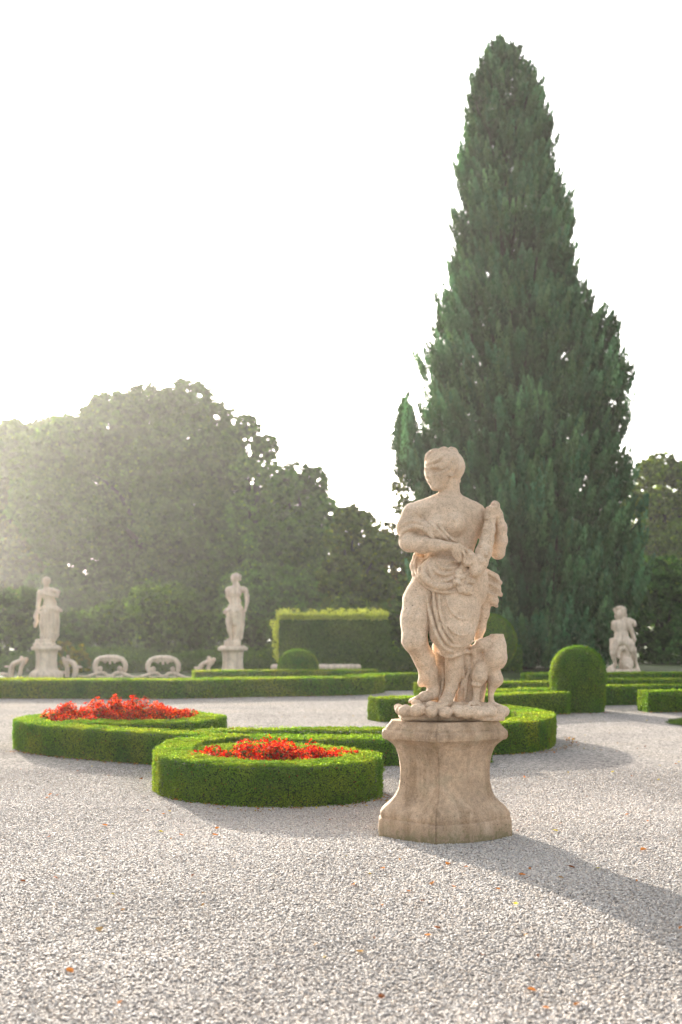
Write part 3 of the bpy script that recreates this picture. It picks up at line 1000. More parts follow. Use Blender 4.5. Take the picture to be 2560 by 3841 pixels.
def faun_statue():
    def E(u, v, y=0.): return P(2240 + .1276 * u, 2250 + .1276 * v, DF + y)
    lo, hi = P(2262, 2545, DF) - np.array([0, .6, .3]), P(2412, 2265, DF) + np.array([0, .6, 0])
    S, R_, B_ = Sculpt(lo, hi, .016), Sculpt(lo, hi, .016), Sculpt(lo, hi, .016)
    S.ell(E(690, 345), (.185, .17, .135), .03)
    S.ell(E(660, 420, -.05), (.125, .13, .145), .03)
    S.cap(E(565, 470, -.08), E(565, 530, -.08), .055, .04, .03)
    S.ell(E(555, 420, -.16), (.03, .03, .03), .02)
    for i in range(26):
        an = i * 2.4
        S.ell(E(690 + 180 * math.cos(an) * (.4 + .6 * (i % 5) / 4), 310 - 100 * abs(math.sin(an)), -.12 * math.sin(i)), (.045, .05, .04), .01)
    S.ell(E(820, 440), (.07, .07, .08), .02)
    S.cap(E(690, 520, .02), E(720, 620, .02), .11, .12, .05)
    S.cap(E(540, 700), E(920, 660), .11, .13, .08)
    S.ell(E(690, 790), (.235, .16, .24), .06)
    S.ell(E(720, 1030), (.22, .155, .2), .06)
    S.ell(E(740, 1200), (.30, .18, .16), .06)
    S.chain([(E(520, 700), .095), (E(490, 830, .05), .075)], .04)
    S.chain([(E(960, 640), .12), (E(1060, 680, -.05), .09), (E(1110, 740, -.08), .06)], .03)
    S.chain([(E(930, 720, -.05), .085), (E(1000, 880, -.06), .07), (E(1060, 1050, -.05), .065), (E(1100, 1160, -.06), .055), (E(1095, 1300, -.05), .025)], .03)
    S.chain([(E(540, 1270, -.05), .14), (E(490, 1420, -.1), .115), (E(480, 1570, -.12), .095), (E(500, 1700, -.07), .075), (E(540, 1880, -.05), .05)], .04)
    S.chain([(E(540, 1900, -.05), .055), (E(440, 1950, -.14), .045)], .03)
    S.chain([(E(930, 1300, -.05), .16), (E(1040, 1480, -.1), .12), (E(1090, 1610, -.08), .085), (E(1120, 1730, -.02), .065), (E(1165, 1900, .0), .042), (E(1190, 1980, -.06), .045)], .04)
    S.cap(E(450, 1200, .05), E(430, 1310, .05), .09, .06, .04)
    S.rough(.008, 14)
    R_.chain([(E(620, 1560, -.08), .07), (E(680, 1440, -.08), .08), (E(790, 1390, -.06), .08), (E(900, 1460, -.05), .09), (E(950, 1640, -.03), .10)], .03)
    R_.chain([(E(620, 1580, -.1), .055), (E(640, 1690, -.12), .05)], .02)
    R_.ell(E(870, 1880, -.02), (.22, .2, .24), .05)
    R_.cap(E(800, 1450, .08), E(850, 1950, .08), .12, .2, .05)
    for i in range(40):
        an, rr = i * 2.4, math.sqrt(i / 40)
        R_.ell(E(850 + 150 * rr * math.cos(an), 1840 + 130 * rr * math.sin(an), -.2 + .05 * rr), (.035, .035, .035), .006)
    R_.chain([(E(880, 1940, -.22), .04), (E(1040, 2080, -.2), .05)], .03)
    R_.rough(.008, 12)
    c = E(755, 2130)
    B_.box((c[0], DF, c[2]), (.50, .28, .10), .06, .03)
    B_.box((c[0], DF, (c[2] - .05) / 2 - .01), (.47, .26, (c[2] - .05) / 2 + .03), .03, .02)
    B_.ell(E(420, 2010, -.05), (.12, .15, .09), .05)
    B_.ell(E(1170, 2060, -.02), (.09, .14, .12), .04)
    B_.rough(.012, 8)
    finish(None, 'garden_statue', (c[0], DF, .0), 'small one-armed stone faun straddling a rock, right of the clipped dome bush', 'statue', [(S, 'figure'), (R_, 'rock_perch'), (B_, 'rock_base')], 'far statues')


left_statue()
middle_statue()
faun_statue()

DB = 37.3


def carved(name, label, cat, strokes, fn, box, group=None, vs=.02):
    lo, hi = box
    S = Sculpt(lo, hi, vs)
    for pts, r in strokes:
        sp = smooth_path(pts, 18) if len(pts) > 2 else np.array(pts, float)
        rr = np.interp(np.linspace(0, 1, len(sp)), np.linspace(0, 1, len(r)), r) if isinstance(r, (list, tuple)) else np.full(len(sp), r)
        if len(sp) == 1:
            S.ell(fn(*sp[0]), (rr[0],) * 3, .02)
        else:
            for i in range(len(sp) - 1):
                S.cap(fn(*sp[i]), fn(*sp[i + 1]), rr[i], rr[i + 1], .02, fy=.62)
    S.rough(.006, 12)
    v, f = S.mesh()
    b = (np.min(v, 0) + np.max(v, 0)) / 2
    o = mesh(name, v, f, M_FAR, None, smooth=True, origin=(b[0], b[1], 0))
    o.location = (b[0], b[1], 0)
    tag(o, label, cat, group)
    return o


def E4(u, v): return P(.4464 * u, 2100 + .4464 * v, DB)
def E8(u, v): return P(.1913 * u, 2350 + .1913 * v, DB)
def E5(u, v): return P(600 + .3189 * u, 2100 + .3189 * v, DB)


for off, lab in ((0, 'carved stone loop panel beside the scroll bracket right of the left pedestal'), (445, 'carved stone loop panel in the open middle, between the other loop and the scroll bracket')):
    st = [([(805, 925), (802, 880), (825, 840), (880, 820), (928, 818), (980, 820), (1030, 838), (1056, 880), (1054, 925)], [.07, .075, .075, .07, .07, .07, .075, .075, .07]),
          ([(845, 912), (842, 918)], .075), ([(1010, 912), (1012, 918)], .075),
          ([(820, 950), (880, 950), (905, 972), (950, 972), (975, 950), (1035, 950)], .05),
          ([(820, 985), (930, 995), (1035, 985)], .05),
          ([(820, 950), (780, 968), (720, 982), (670, 980)], [.06, .05, .04, .04]), ([(1035, 950), (1075, 972), (1130, 988), (1180, 990)], [.06, .05, .04, .04]),
          ([(882, 850), (884, 858)], .045), ([(925, 860), (927, 868)], .04), ([(968, 850), (966, 858)], .045), ([(860, 843), (928, 838), (996, 843)], .05)]
    st = [([(u + off, v + (4 if off else 0)) for u, v in p], r) for p, r in st]
    cx = E4(928 + off, 900)
    carved('balustrade_panel', lab, 'balustrade', st, E4, (cx - np.array([1.12, .3, .75]), cx + np.array([1.12, .3, .5])), 'carved stone balustrade between the far pedestals')
cons = [([(215, 990), (225, 840), (265, 740), (360, 690), (450, 650)], [.07, .075, .075, .07, .06]), ([(425, 612), (426, 618)], .06), ([(515, 640), (520, 645)], .07), ([(505, 680), (430, 780), (390, 960)], [.06, .055, .05]), ([(110, 785), (200, 785)], .03), ([(40, 930), (130, 950)], .06)]
cx = E8(300, 800)
carved('scroll_bracket', 'carved stone scroll bracket left of the left pedestal, near the picture edge', 'scroll bracket', cons, E8, (cx - np.array([.65, .3, .5]), cx + np.array([.65, .3, .5])), 'carved stone scroll brackets')
cons = [([(1460, 990), (1490, 850), (1455, 735), (1370, 680), (1300, 660)], [.07, .075, .075, .07, .06]), ([(1338, 592), (1338, 598)], .06), ([(1245, 625), (1248, 630)], .06), ([(1260, 670), (1320, 800), (1320, 980)], [.06, .065, .06]), ([(1500, 785), (1600, 795)], .035), ([(1180, 900), (1250, 900)], .05)]
cx = E8(1400, 800)
carved('scroll_bracket', 'carved stone scroll bracket in front of the yellow shrub', 'scroll bracket', cons, E8, (cx - np.array([.65, .3, .5]), cx + np.array([.65, .3, .5])), 'carved stone scroll brackets')
cons = [([(480, 1360), (478, 1270), (510, 1225), (570, 1200), (610, 1190)], [.07, .075, .075, .07, .06]), ([(578, 1158), (578, 1160)], .07), ([(632, 1176), (632, 1178)], .075), ([(620, 1205), (575, 1260), (570, 1350)], [.06, .06, .06]), ([(412, 1270), (450, 1272)], .035), ([(425, 1300), (450, 1310)], .04), ([(645, 1335), (648, 1337)], .07)]
cx = E5(530, 1260)
carved('scroll_bracket', 'carved stone scroll bracket just left of the slim fluted pedestal', 'scroll bracket', cons, E5, (cx - np.array([.55, .3, .5]), cx + np.array([.55, .3, .5])), 'carved stone scroll brackets')


def bench():
    d = 37.0
    a, b = P(1017, 2492, d), P(1356, 2492, d)
    c = (a + b) / 2
    root = empty('stone_bench', (c[0], d, 0), 'long low grey stone bench in front of the tall clipped hedge', 'bench')
    hw = (b[0] - a[0]) / 2
    S = Sculpt((c[0] - hw - .1, d - .45, .15), (c[0] + hw + .1, d + .45, .6), .02)
    S.box((c[0], d, a[2] - .085), (hw, .27, .085), .08, .02)
    S.rough(.008, 9)
    v, f = S.mesh()
    mesh('seat', v, f, M_FAR, root, smooth=True, origin=root.location)
    for s in (-1, 1):
        S = Sculpt((c[0] + s * (hw - .5) - .3, d - .4, -.08), (c[0] + s * (hw - .5) + .3, d + .4, .4), .02)
        S.box((c[0] + s * (hw - .5), d, (a[2] - .17) / 2 - .02), (.12, .2, (a[2] - .17) / 2 + .02), .03)
        S.rough(.008, 9)
        v, f = S.mesh()
        mesh('leg', v, f, M_FAR, root, smooth=True, origin=root.location)


bench()


# ------------------------------------------------------------------ hedges
GREEN_A, GREEN_B, GREEN_C = np.array([.092, .216, .026]), np.array([.220, .268, .036]), np.array([.056, .155, .032])


def leaf_tints(pos, n, seed, yellow=.5, bright=1.0, shoot=None):
    k = np.clip((vnoise(pos, 1.6, seed) * .6 + vnoise(pos, 5.0, seed + 1) * .4 - .35) * 2.4 * yellow + .15, 0, 1)[:, None]
    t = GREEN_A * (1 - k) + GREEN_B * k
    dk = np.clip((vnoise(pos, 3.1, seed + 7) - .55) * 3, 0, 1)[:, None] * .7
    t = t * (1 - dk) + GREEN_C * dk
    t = t * (0.65 + 0.7 * RNG.random((n, 1))) * bright
    br = RNG.random(n) < .012
    t[br] = np.array([.22, .10, .03])
    return t


def hedge(path, width, height, label, leaf=.018, density=8000, closed=False, seed=1, yellow=.5, group='clipped box hedges', lean=0.0, shoots=True, name='box_hedge', bright=1.0, taper=0.0):
    c = smooth_path(path, .08, closed)
    n = len(c)
    tan = np.roll(c, -1, 0) - np.roll(c, 1, 0) if closed else np.gradient(c, axis=0)
    tan = norm(tan)
    nor = np.stack([tan[:, 1], -tan[:, 0]], 1)
    seg = np.linalg.norm(np.diff(np.vstack([c, c[:1]]) if closed else c, axis=0), axis=1)
    cum = np.concatenate([[0], np.cumsum(seg)])
    total = cum[-1]
    o0 = c.mean(0)
    root = empty(name, (o0[0], o0[1], 0), label, 'hedge', group)
    hw = width / 2
    # core: solid twiggy block a little inside the leaves
    ins = min(.055, hw * .3)
    density, leaf = density * 1.9, leaf * 1.06
    tz = height - ins * .8
    ring = [(-hw + ins, 0), (-hw + ins, tz - .035), (-hw + ins + .035, tz), (hw - ins - .035, tz), (hw - ins, tz - .035), (hw - ins, 0)]
    vs = []
    for i in range(n):
        for (o, z) in ring:
            vs.append((c[i, 0] + nor[i, 0] * o, c[i, 1] + nor[i, 1] * o, z))
    fs = []
    for i in range(n if closed else n - 1):
        a, b = i * 6, ((i + 1) % n) * 6
        for j in range(5):
            fs.append((a + j, a + j + 1, b + j + 1, b + j))
    if not closed:
        fs.append((0, 1, 2, 3, 4, 5))
        e = (n - 1) * 6
        fs.append((e + 5, e + 4, e + 3, e + 2, e + 1, e))
    mesh('twigs', vs, fs, M_TWIG, root, origin=root.location)
    # leaves over the two sides and the top
    per = 2 * height + width
    m = int(total * per * density)
    ex = 0.0 if closed else .06
    s_ = RNG.random(m) * (total + 2 * ex) - ex
    q = RNG.random(m) * per
    if not closed:                       # leaves on the two ends as well
        me_ = int(2 * width * height * density * 1.8)
    else:
        me_ = 0
    ci = np.stack([np.interp(s_, cum, np.append(c[:, k], c[0, k]) if closed else c[:, k]) for k in (0, 1)], 1)
    ni = norm(np.stack([np.interp(s_, cum, np.append(nor[:, k], nor[0, k]) if closed else nor[:, k]) for k in (0, 1)], 1))
    if not closed:
        ci = ci + np.minimum(s_, 0)[:, None] * tan[0] + np.maximum(s_ - total, 0)[:, None] * tan[-1]
    off = np.where(q < height, -hw, np.where(q < height + width, q - height - hw, hw))
    z = np.where(q < height, q, np.where(q < height + width, height, per - q))
    nz = ((q >= height) & (q < height + width)).astype(float)
    sd = np.where(q < height, -1.0, np.where(q < height + width, 0.0, 1.0))
    # rounded upper edges
    edge = np.minimum(np.abs(q - height), np.abs(q - height - width))
    rnd = np.clip(1 - edge / .05, 0, 1)
    sgn = np.where(q < per / 2, -1.0, 1.0)
    nx = sd + rnd * .7 * sgn * (nz > 0)
    nzz = nz + rnd * .7 * (nz == 0)
    pos = np.stack([ci[:, 0] + ni[:, 0] * off, ci[:, 1] + ni[:, 1] * off, z], 1)
    nrm = np.stack([ni[:, 0] * nx, ni[:, 1] * nx, nzz], 1)
    if me_:
        side = RNG.random(me_) < .5
        cc = np.where(side[:, None], c[0], c[-1])
        nn = np.where(side[:, None], nor[0], nor[-1])
        tt = np.where(side[:, None], -tan[0], tan[-1])
        o = (RNG.random(me_) * 2 - 1) * hw
        cc = cc + tt * .06
        pos = np.vstack([pos, np.stack([cc[:, 0] + nn[:, 0] * o, cc[:, 1] + nn[:, 1] * o, RNG.random(me_) * height], 1)])
        nrm = np.vstack([nrm, np.stack([tt[:, 0], tt[:, 1], np.zeros(me_)], 1)])
        nz = np.concatenate([nz, np.zeros(me_)])
    n2 = norm(nrm)
    m = len(pos)
    pos = pos - n2 * (rndpull(pos, m))[:, None]
    bump = (vnoise(pos, 3, seed + 5) - .5) * .022 + (vnoise(pos, 8, seed + 3) - .5) * .026 + (vnoise(pos, 22, seed + 4) - .5) * .022
    pos = pos + n2 * (bump + RNG.normal(size=m) * .007 - .004 * RNG.random(m))[:, None]
    pos[:, 2] = np.maximum(pos[:, 2], .004)
    v, f = leaves_np(pos, n2, leaf, .62, .75, up=.4)
    tint = leaf_tints(pos, m, seed, yellow, bright)
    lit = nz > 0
    tint[lit] = tint[lit] * np.array([1.12, 1.02, .95])  # top leaves brighter and warmer: their sunlit look is painted into the tint
    parts, tints = [(v, f)], [rep4(tint)]
    if shoots:                           # young shoots standing up from the top
        k = int(total * width * density * .05)
        s_ = RNG.random(k) * total
        cs = np.stack([np.interp(s_, cum, np.append(c[:, j], c[0, j]) if closed else c[:, j]) for j in (0, 1)], 1)
        ns = norm(np.stack([np.interp(s_, cum, np.append(nor[:, j], nor[0, j]) if closed else nor[:, j]) for j in (0, 1)], 1))
        o = (RNG.random(k) * 2 - 1) * hw
        ps = np.stack([cs[:, 0] + ns[:, 0] * o, cs[:, 1] + ns[:, 1] * o, height + .004 + .028 * RNG.random(k) ** 2 * np.clip(vnoise(np.stack([cs[:, 0], cs[:, 1], o], 1), 3, seed) * 2 - .4, .1, 1.6)], 1)
        v2, f2 = leaves_np(ps, np.tile([0, 0, 1.], (k, 1)), leaf * 1.05, .6, 1.2, up=1.0)
        parts.append((v2, f2))
        tints.append(rep4(leaf_tints(ps, k, seed + 2, yellow * 1.3, 1.25)))
    v, f = join(parts)
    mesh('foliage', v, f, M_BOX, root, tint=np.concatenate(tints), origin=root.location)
    return root


def rndpull(pos, m):
    return np.zeros(m)


hedge([(-1.30, 13.25), (-1.66, 12.6), (-1.66, 11.6), (-1.42, 10.98), (-.95, 10.62), (-.4, 10.57), (.02, 10.74), (.20, 11.10), (.13, 11.55), (-.2, 11.92), (-.6, 12.25), (-1.0, 12.25), (-1.25, 11.85)],
      .37, .371, 'rounded box hedge curling round the nearest red flowers', leaf=.017, density=9500, seed=3, yellow=.62)
hedge([(-1.2, 13.15), (-1.9, 13.66), (-2.8, 14.18), (-3.6, 14.78), (-4.08, 15.4), (-4.18, 16.1), (-3.9, 16.8), (-3.2, 17.2), (-2.4, 17.0), (-1.84, 16.35), (-1.83, 15.75), (-2.2, 15.25), (-2.9, 15.1), (-3.5, 15.45)],
      .39, .371, 'long box hedge curling round the left bed of red flowers', leaf=.021, density=6000, seed=13, yellow=.7)
hedge([(-1.3, 13.85), (-.6, 13.85), (.2, 13.8), (1.0, 13.85), (1.6, 14.1)], .62, .30, 'low box hedge between the near flower bed and the pedestal', leaf=.020, density=6500, seed=23, yellow=.6)
hedge([(-1.75, 14.75), (-.7, 14.95), (.4, 14.95), (1.2, 15.1)], .42, .30, 'second low box hedge running behind the near flower bed', leaf=.021, density=6000, seed=27, yellow=.8)
hedge([(1.25, 14.75), (1.9, 14.9), (2.35, 15.2), (2.64, 15.85), (2.74, 16.6), (2.52, 17.6), (2.1, 18.15), (1.4, 18.0), (1.15, 17.3), (1.5, 16.7), (2.0, 16.6)], .46, .39, 'box hedge curling to a round end right of the nearest pedestal', leaf=.022, density=5500, seed=33, yellow=.75)
hedge([(.62, 20.0), (1.4, 20.3), (2.4, 20.8), (3.3, 21.4), (4.05, 21.75)], .55, .39, 'box hedge with square ends crossing behind the nearest pedestal', leaf=.026, density=3800, seed=43, yellow=.6)
hedge([(2.0, 22.7), (2.8, 23.0), (3.6, 23.3), (4.1, 23.7)], .5, .36, 'short box hedge row left of the clipped dome bush', leaf=.028, density=3200, seed=47, yellow=.7)
hedge([(1.7, 25.2), (2.8, 25.5), (4.0, 25.8), (4.8, 26.1)], .5, .39, 'box hedge row behind the clipped dome bush, with grass tufts', leaf=.03, density=2800, seed=53, yellow=.8)
hedge([(4.7, 24.0), (5.4, 24.15), (6.1, 24.3), (7.4, 24.5)], .5, .39, 'straight box hedge right of the clipped dome bush', leaf=.028, density=3000, seed=57, yellow=.55)
hedge([(5.2, 26.4), (6.4, 26.6), (8.2, 26.8)], .6, .42, 'box hedge row right behind, below the stone faun', leaf=.03, density=2600, seed=59, yellow=.4)
hedge([(4.6, 29.0), (6.4, 29.3), (9.5, 29.6)], .7, .45, 'farthest box hedge row in front of the stone faun', leaf=.034, density=2200, seed=60, yellow=.3)
hedge([(5.78, 22.25), (6.4, 22.3), (7.6, 22.4)], .55, .39, 'box hedge block running out of the right edge of the picture', leaf=.027, density=3500, seed=61, yellow=.35)
hedge([(-15.0, 28.0), (-10.5, 27.2), (-8.0, 26.75), (-5.2, 26.55), (-3.7, 26.6), (-2.2, 27.2), (-.6, 27.6), (.25, 27.95), (.62, 28.75)], .9, .41, 'long far box hedge in front of the stone balustrade', leaf=.032, density=2600, seed=71, yellow=.85)
hedge([(.75, 29.6), (1.6, 29.9), (2.6, 30.3), (3.8, 30.6)], .6, .41, 'far box hedge seen behind the legs of the nearest statue', leaf=.034, density=2200, seed=73, yellow=.4)
hedge([(-3.9, 31.5), (-2.0, 31.9), (-.2, 32.1), (.9, 32.2)], .8, .42, 'far box hedge at the foot of the stone bench', leaf=.036, density=2000, seed=77, yellow=.9)


def topiary(px, base_py, top_py, w_px, d, label, egg=1.0, leaf=.024, n=16000, seed=5, dome=True):
    c = P(px, base_py, d)
    top = P(px, top_py, d)[2]
    r = w_px * d / FP / 2
    root = empty('topiary_bush', (c[0], d, 0), label, 'topiary', 'clipped topiary bushes')
    k = 26
    prof = []
    if dome:
        hs = top - r * egg
        for t in np.linspace(0, 1, 10):
            prof.append((hs * t, r * (.93 + .07 * min(1, t * 1.3))))
        for a in np.linspace(0, math.pi / 2, 14)[1:]:
            prof.append((hs + r * egg * math.sin(a) ** .93, r * math.cos(a) ** .85))
    else:
        for a in np.linspace(-math.pi / 2 + .45, math.pi / 2, 24):
            prof.append((top / 2 + .06 + (top / 2 - .06) * math.sin(a), r * math.cos(a)))
        prof.insert(0, (0, r * .40))
    prof = np.array(prof)
    ang = np.arange(k) / k * 2 * math.pi
    vs = np.concatenate([np.stack([np.cos(ang) * q * .955, np.sin(ang) * q * .955, np.full(k, z * .97)], 1) for z, q in prof])
    fs = np.array([(i * k + j, i * k + (j + 1) % k, (i + 1) * k + (j + 1) % k, (i + 1) * k + j) for i in range(len(prof) - 1) for j in range(k)])
    mesh('twigs', vs, fs, M_TWIG, root)
    seg = np.linalg.norm(np.diff(prof, axis=0), axis=1)
    w = seg * (prof[1:, 1] + prof[:-1, 1])
    ii = RNG.choice(len(seg), n, p=w / w.sum())
    t = RNG.random(n)
    z = prof[ii, 0] * (1 - t) + prof[ii + 1, 0] * t
    q = prof[ii, 1] * (1 - t) + prof[ii + 1, 1] * t
    dz = prof[ii + 1, 0] - prof[ii, 0]
    dq = prof[ii + 1, 1] - prof[ii, 1]
    a = RNG.random(n) * 2 * math.pi
    nr = norm(np.stack([np.cos(a) * dz, np.sin(a) * dz, -dq], 1))
    pos = np.stack([np.cos(a) * q, np.sin(a) * q, z], 1)
    pos += nr * ((vnoise(pos, 6, seed) - .5) * .03 + RNG.normal(size=n) * .008)[:, None]
    v, f = leaves_np(pos, nr, leaf, .6, .75, up=.4)
    mesh('foliage', v, f, M_BOX, root, tint=rep4(leaf_tints(pos, n, seed, .6)))
    return root


topiary(2168, 2670, 2425, 206, 22.3, 'large clipped box dome at the end of the right hedges', egg=1.05, leaf=.023, n=42000, seed=91)
topiary(1120, 2565, 2436, 155, 33.0, 'small clipped box dome in front of the stone bench', egg=1.0, leaf=.028, n=20000, seed=95)
topiary(1829, 2530, 2300, 220, 38.0, 'dark clipped ball bush right behind the nearest statue', leaf=.032, n=30000, seed=97, dome=False)


# ------------------------------------------------------------------ flower beds
def flower_bed(cx, cy, rx, ry, h, n, label, seed, bl=.024, orange=.06):
    root = empty('flower_bed', (cx, cy, 0), label, 'flower bed')
    k = 40
    ang = np.arange(k) / k * 2 * math.pi
    rings = []
    for t in (1.12, .9, .6, .3, .02):
        rings.append(np.stack([np.cos(ang) * rx * t, np.sin(ang) * ry * t, np.full(k, .004 + (h * .55) * (1 - min(t, 1) ** 2))], 1))
    fs = np.array([(i * k + j, i * k + (j + 1) % k, (i + 1) * k + (j + 1) % k, (i + 1) * k + j) for i in range(4) for j in range(k)])
    mesh('soil', np.concatenate(rings), fs, M_SOIL, root)
    # single plants, each a small heap of dark bronze leaves with red flowers on top
    m = 80
    rr, aa = np.sqrt(RNG.random(m)), RNG.random(m) * 2 * math.pi
    pc = np.stack([np.cos(aa) * rr * rx, np.sin(aa) * rr * ry], 1)
    ph = h * (1 - .34 * rr ** 2) * (.80 + .32 * RNG.random(m))
    pick = RNG.integers(0, m, n)
    sp = RNG.normal(size=(n, 2)) * .10
    xy = pc[pick] + sp
    lim = np.hypot(xy[:, 0] / rx, xy[:, 1] / ry)
    xy = xy / np.maximum(lim, 1)[:, None]
    fall = np.clip(1 - (np.hypot(sp[:, 0], sp[:, 1]) / .3) ** 2, .62, 1)
    top = ph[pick] * fall
    red = RNG.random(n) < .62
    z = np.where(red, top * (.62 + .38 * RNG.random(n)), top * (.3 + .6 * RNG.random(n)))
    pos = np.stack([xy[:, 0], xy[:, 1], np.maximum(z, .05)], 1)
    nr = np.stack([sp[:, 0] * 3, sp[:, 1] * 3 - .3, np.full(n, .6)], 1)
    mixr = np.clip(RNG.random((n, 1)) * .95 + (vnoise(pos, 9, seed)[:, None] - .5) * .3, 0, 1)
    mixr = np.where((mixr < .6) & (RNG.random((n, 1)) < orange), .7, mixr)
    cols = np.where(mixr < .6, np.array([[.42, .016, .008]]), np.where(mixr < .85, np.array([[.60, .085, .014]]), np.array([[.24, .006, .010]])))
    cols = cols * (.35 + 1.0 * RNG.random((n, 1)))
    v, f = leaves_np(pos[red], nr[red], bl, 1.1, .75, curl=.10)
    mesh('blossoms', v, f, M_PETAL, root, tint=rep4(cols[red]))
    lc = np.where(RNG.random((n, 1)) < .6, np.array([[.085, .040, .022]]), np.array([[.05, .065, .02]])) * (.7 + .6 * RNG.random((n, 1)))
    v, f = leaves_np(pos[~red], nr[~red], bl * 1.5, .8, .7, curl=.15)
    mesh('foliage', v, f, M_BOX, root, tint=rep4(lc[~red]))


flower_bed(-.66, 11.38, .86, .58, .52, 34000, 'bed of scarlet begonias inside the nearest rounded hedge', 1)
flower_bed(-3.02, 16.05, 1.12, .72, .62, 50000, 'wide bed of scarlet begonias inside the left hedge', 2, bl=.029, orange=.4)


# ------------------------------------------------------------------ trees
def crown_np(lobes, d, n, leaf, seed, depth=.7, fill=.12, clump=26):
    """lobes in photo pixels (px, py, r) at distance d: puffs of leaves on and inside each lobe"""
    P0, N0, V0 = [], [], []
    area = np.array([r * r for *_, r in lobes], float)
    for (px, py, r), w in zip(lobes, area / area.sum()):
        R = r * d / FP
        c = P(px, py, d) + np.array([0, RNG.uniform(-1.3, 1.3) * R * depth, 0])
        R *= .93
        lv = RNG.uniform(.68, 1.32)
        m = max(4, int(n * w / clump))
        u = norm(RNG.normal(size=(m, 3)))
        rad = np.where(RNG.random(m) < fill, RNG.random(m) ** .5 * .7, .74 + .26 * RNG.random(m))
        rad *= .86 + .26 * vnoise(u * 2.2 + c, 1.0, seed)
        cc = c + u * R * rad[:, None] * np.array([1, 1, .92])
        pr = R * RNG.uniform(.06, .14, m)                      # puff radius
        k = np.repeat(np.arange(m), clump)
        q = norm(RNG.normal(size=(m * clump, 3))) * (RNG.random((m * clump, 1)) ** .45)
        p = cc[k] + q * pr[k][:, None] * np.array([1.25, 1.25, .95])
        P0.append(p)
        N0.append(norm(u[k] * .6 + q + np.array([0, 0, .35])))
        V0.append((RNG.uniform(.5, 1.5, m) * lv)[k])
    p, nn, vv = np.concatenate(P0), np.concatenate(N0), np.concatenate(V0)
    keep = p[:, 2] > .05
    return p[keep], nn[keep], vv[keep]


def tree_tints(p, seed, a, b, s=.25, yl=.03):
    k = np.clip(vnoise(p, s, seed) * .7 + vnoise(p, s * 4, seed + 1) * .5 - .25, 0, 1)[:, None]
    t = np.array(a) * (1 - k) + np.array(b) * k
    t = t * (.65 + .7 * RNG.random((len(p), 1)))
    y = RNG.random(len(p)) < yl
    t[y] = t[y] * np.array([2.2, 1.8, .8])
    return t


def tree(name, label, lobes, d, trunk_px, n, leaf, a, b, seed, group='trees behind the garden', trunk_r=.35, cat='tree', depth=.7, fill=.12, yl=.03):
    base = P(trunk_px, HY, d)
    root = empty(name, (base[0], d, 0), label, cat, group)
    cs = [P(px, py, d) for px, py, _ in lobes]
    big = sorted(range(len(lobes)), key=lambda i: -lobes[i][2])[:7]
    topz = max(c[2] for c in cs)
    mid = np.array([np.mean([c[0] for c in cs]), d, topz * .8])
    parts = []
    trunk_pts = [np.array([base[0], d, -.1]), np.array([base[0] * .8 + mid[0] * .2, d, topz * .3]), np.array([base[0] * .4 + mid[0] * .6, d, topz * .55]), mid]
    sp = smooth_path(trunk_pts, max(.6, topz / 14))
    parts.append(tube_np(sp, np.linspace(trunk_r, trunk_r * .25, len(sp))))
    for i in big:
        t = RNG.uniform(.25, .75)
        st = sp[int(t * (len(sp) - 1))]
        en = cs[i]
        md = (st + en) / 2 + np.array([0, 0, .08 * topz])
        lp = smooth_path([st, md, en], max(.5, topz / 14))
        parts.append(tube_np(lp, np.linspace(trunk_r * .4, trunk_r * .08, len(lp)), 6))
    v, f = join(parts)
    mesh('trunk', v, f, M_BARK, root, smooth=True, origin=root.location)
    p, nn, vv = crown_np(lobes, d, n, leaf, seed, depth, fill)
    v, f = leaves_np(p, nn, leaf, .75, .5)
    mesh('crown', v, f, M_TREE, root, tint=rep4(tree_tints(p, seed, a, b, .22 * 60 / d, yl) * vv[:, None]), origin=root.location)
    return root


DARK, MID, PALE = (.052, .118, .018), (.092, .175, .024), (.135, .205, .030)
DT = 100.0
tree('broadleaf_tree', 'huge domed tree, the tallest one left of the cypress', [(205, 1740, 95), (195, 1900, 140), (270, 1650, 130), (340, 1600, 110), (430, 1570, 120), (545, 1540, 120), (640, 1530, 105), (710, 1530, 110), (790, 1580, 105), (830, 1650, 80), (350, 1780, 190), (520, 1760, 190), (700, 1750, 180), (820, 1740, 130), (300, 1960, 190), (500, 1960, 210), (700, 1940, 200), (850, 1900, 130), (250, 1700, 120), (420, 2160, 210), (640, 2150, 210), (820, 2090, 150), (250, 2260, 150), (400, 2290, 150), (560, 2290, 150), (720, 2280, 150), (860, 2250, 130)], DT, 560, 380000, .29, (.058, .135, .020), (.100, .195, .028), 201, trunk_r=.9)
tree('broadleaf_tree', 'broad hazy tree at the left behind the draped woman statue', [(15, 1700, 110), (70, 1680, 110), (160, 1640, 100), (210, 1610, 60), (60, 1860, 150), (180, 1800, 130), (60, 2080, 160), (200, 2020, 150), (120, 2240, 160), (20, 2300, 140), (200, 2290, 130)], DT + 20, 60, 190000, .36, MID, PALE, 203, trunk_r=.8)
tree('broadleaf_tree', 'tree with sky gaps right beside the huge domed tree', [(925, 1600, 62), (990, 1680, 66), (875, 1660, 60), (920, 1770, 70), (1010, 1780, 62), (1055, 1830, 50), (960, 1930, 140), (900, 2080, 150), (1020, 2060, 120), (960, 2240, 150)], DT - 8, 950, 85000, .26, (.060, .150, .022), (.105, .215, .032), 205, trunk_r=.6, fill=.15)
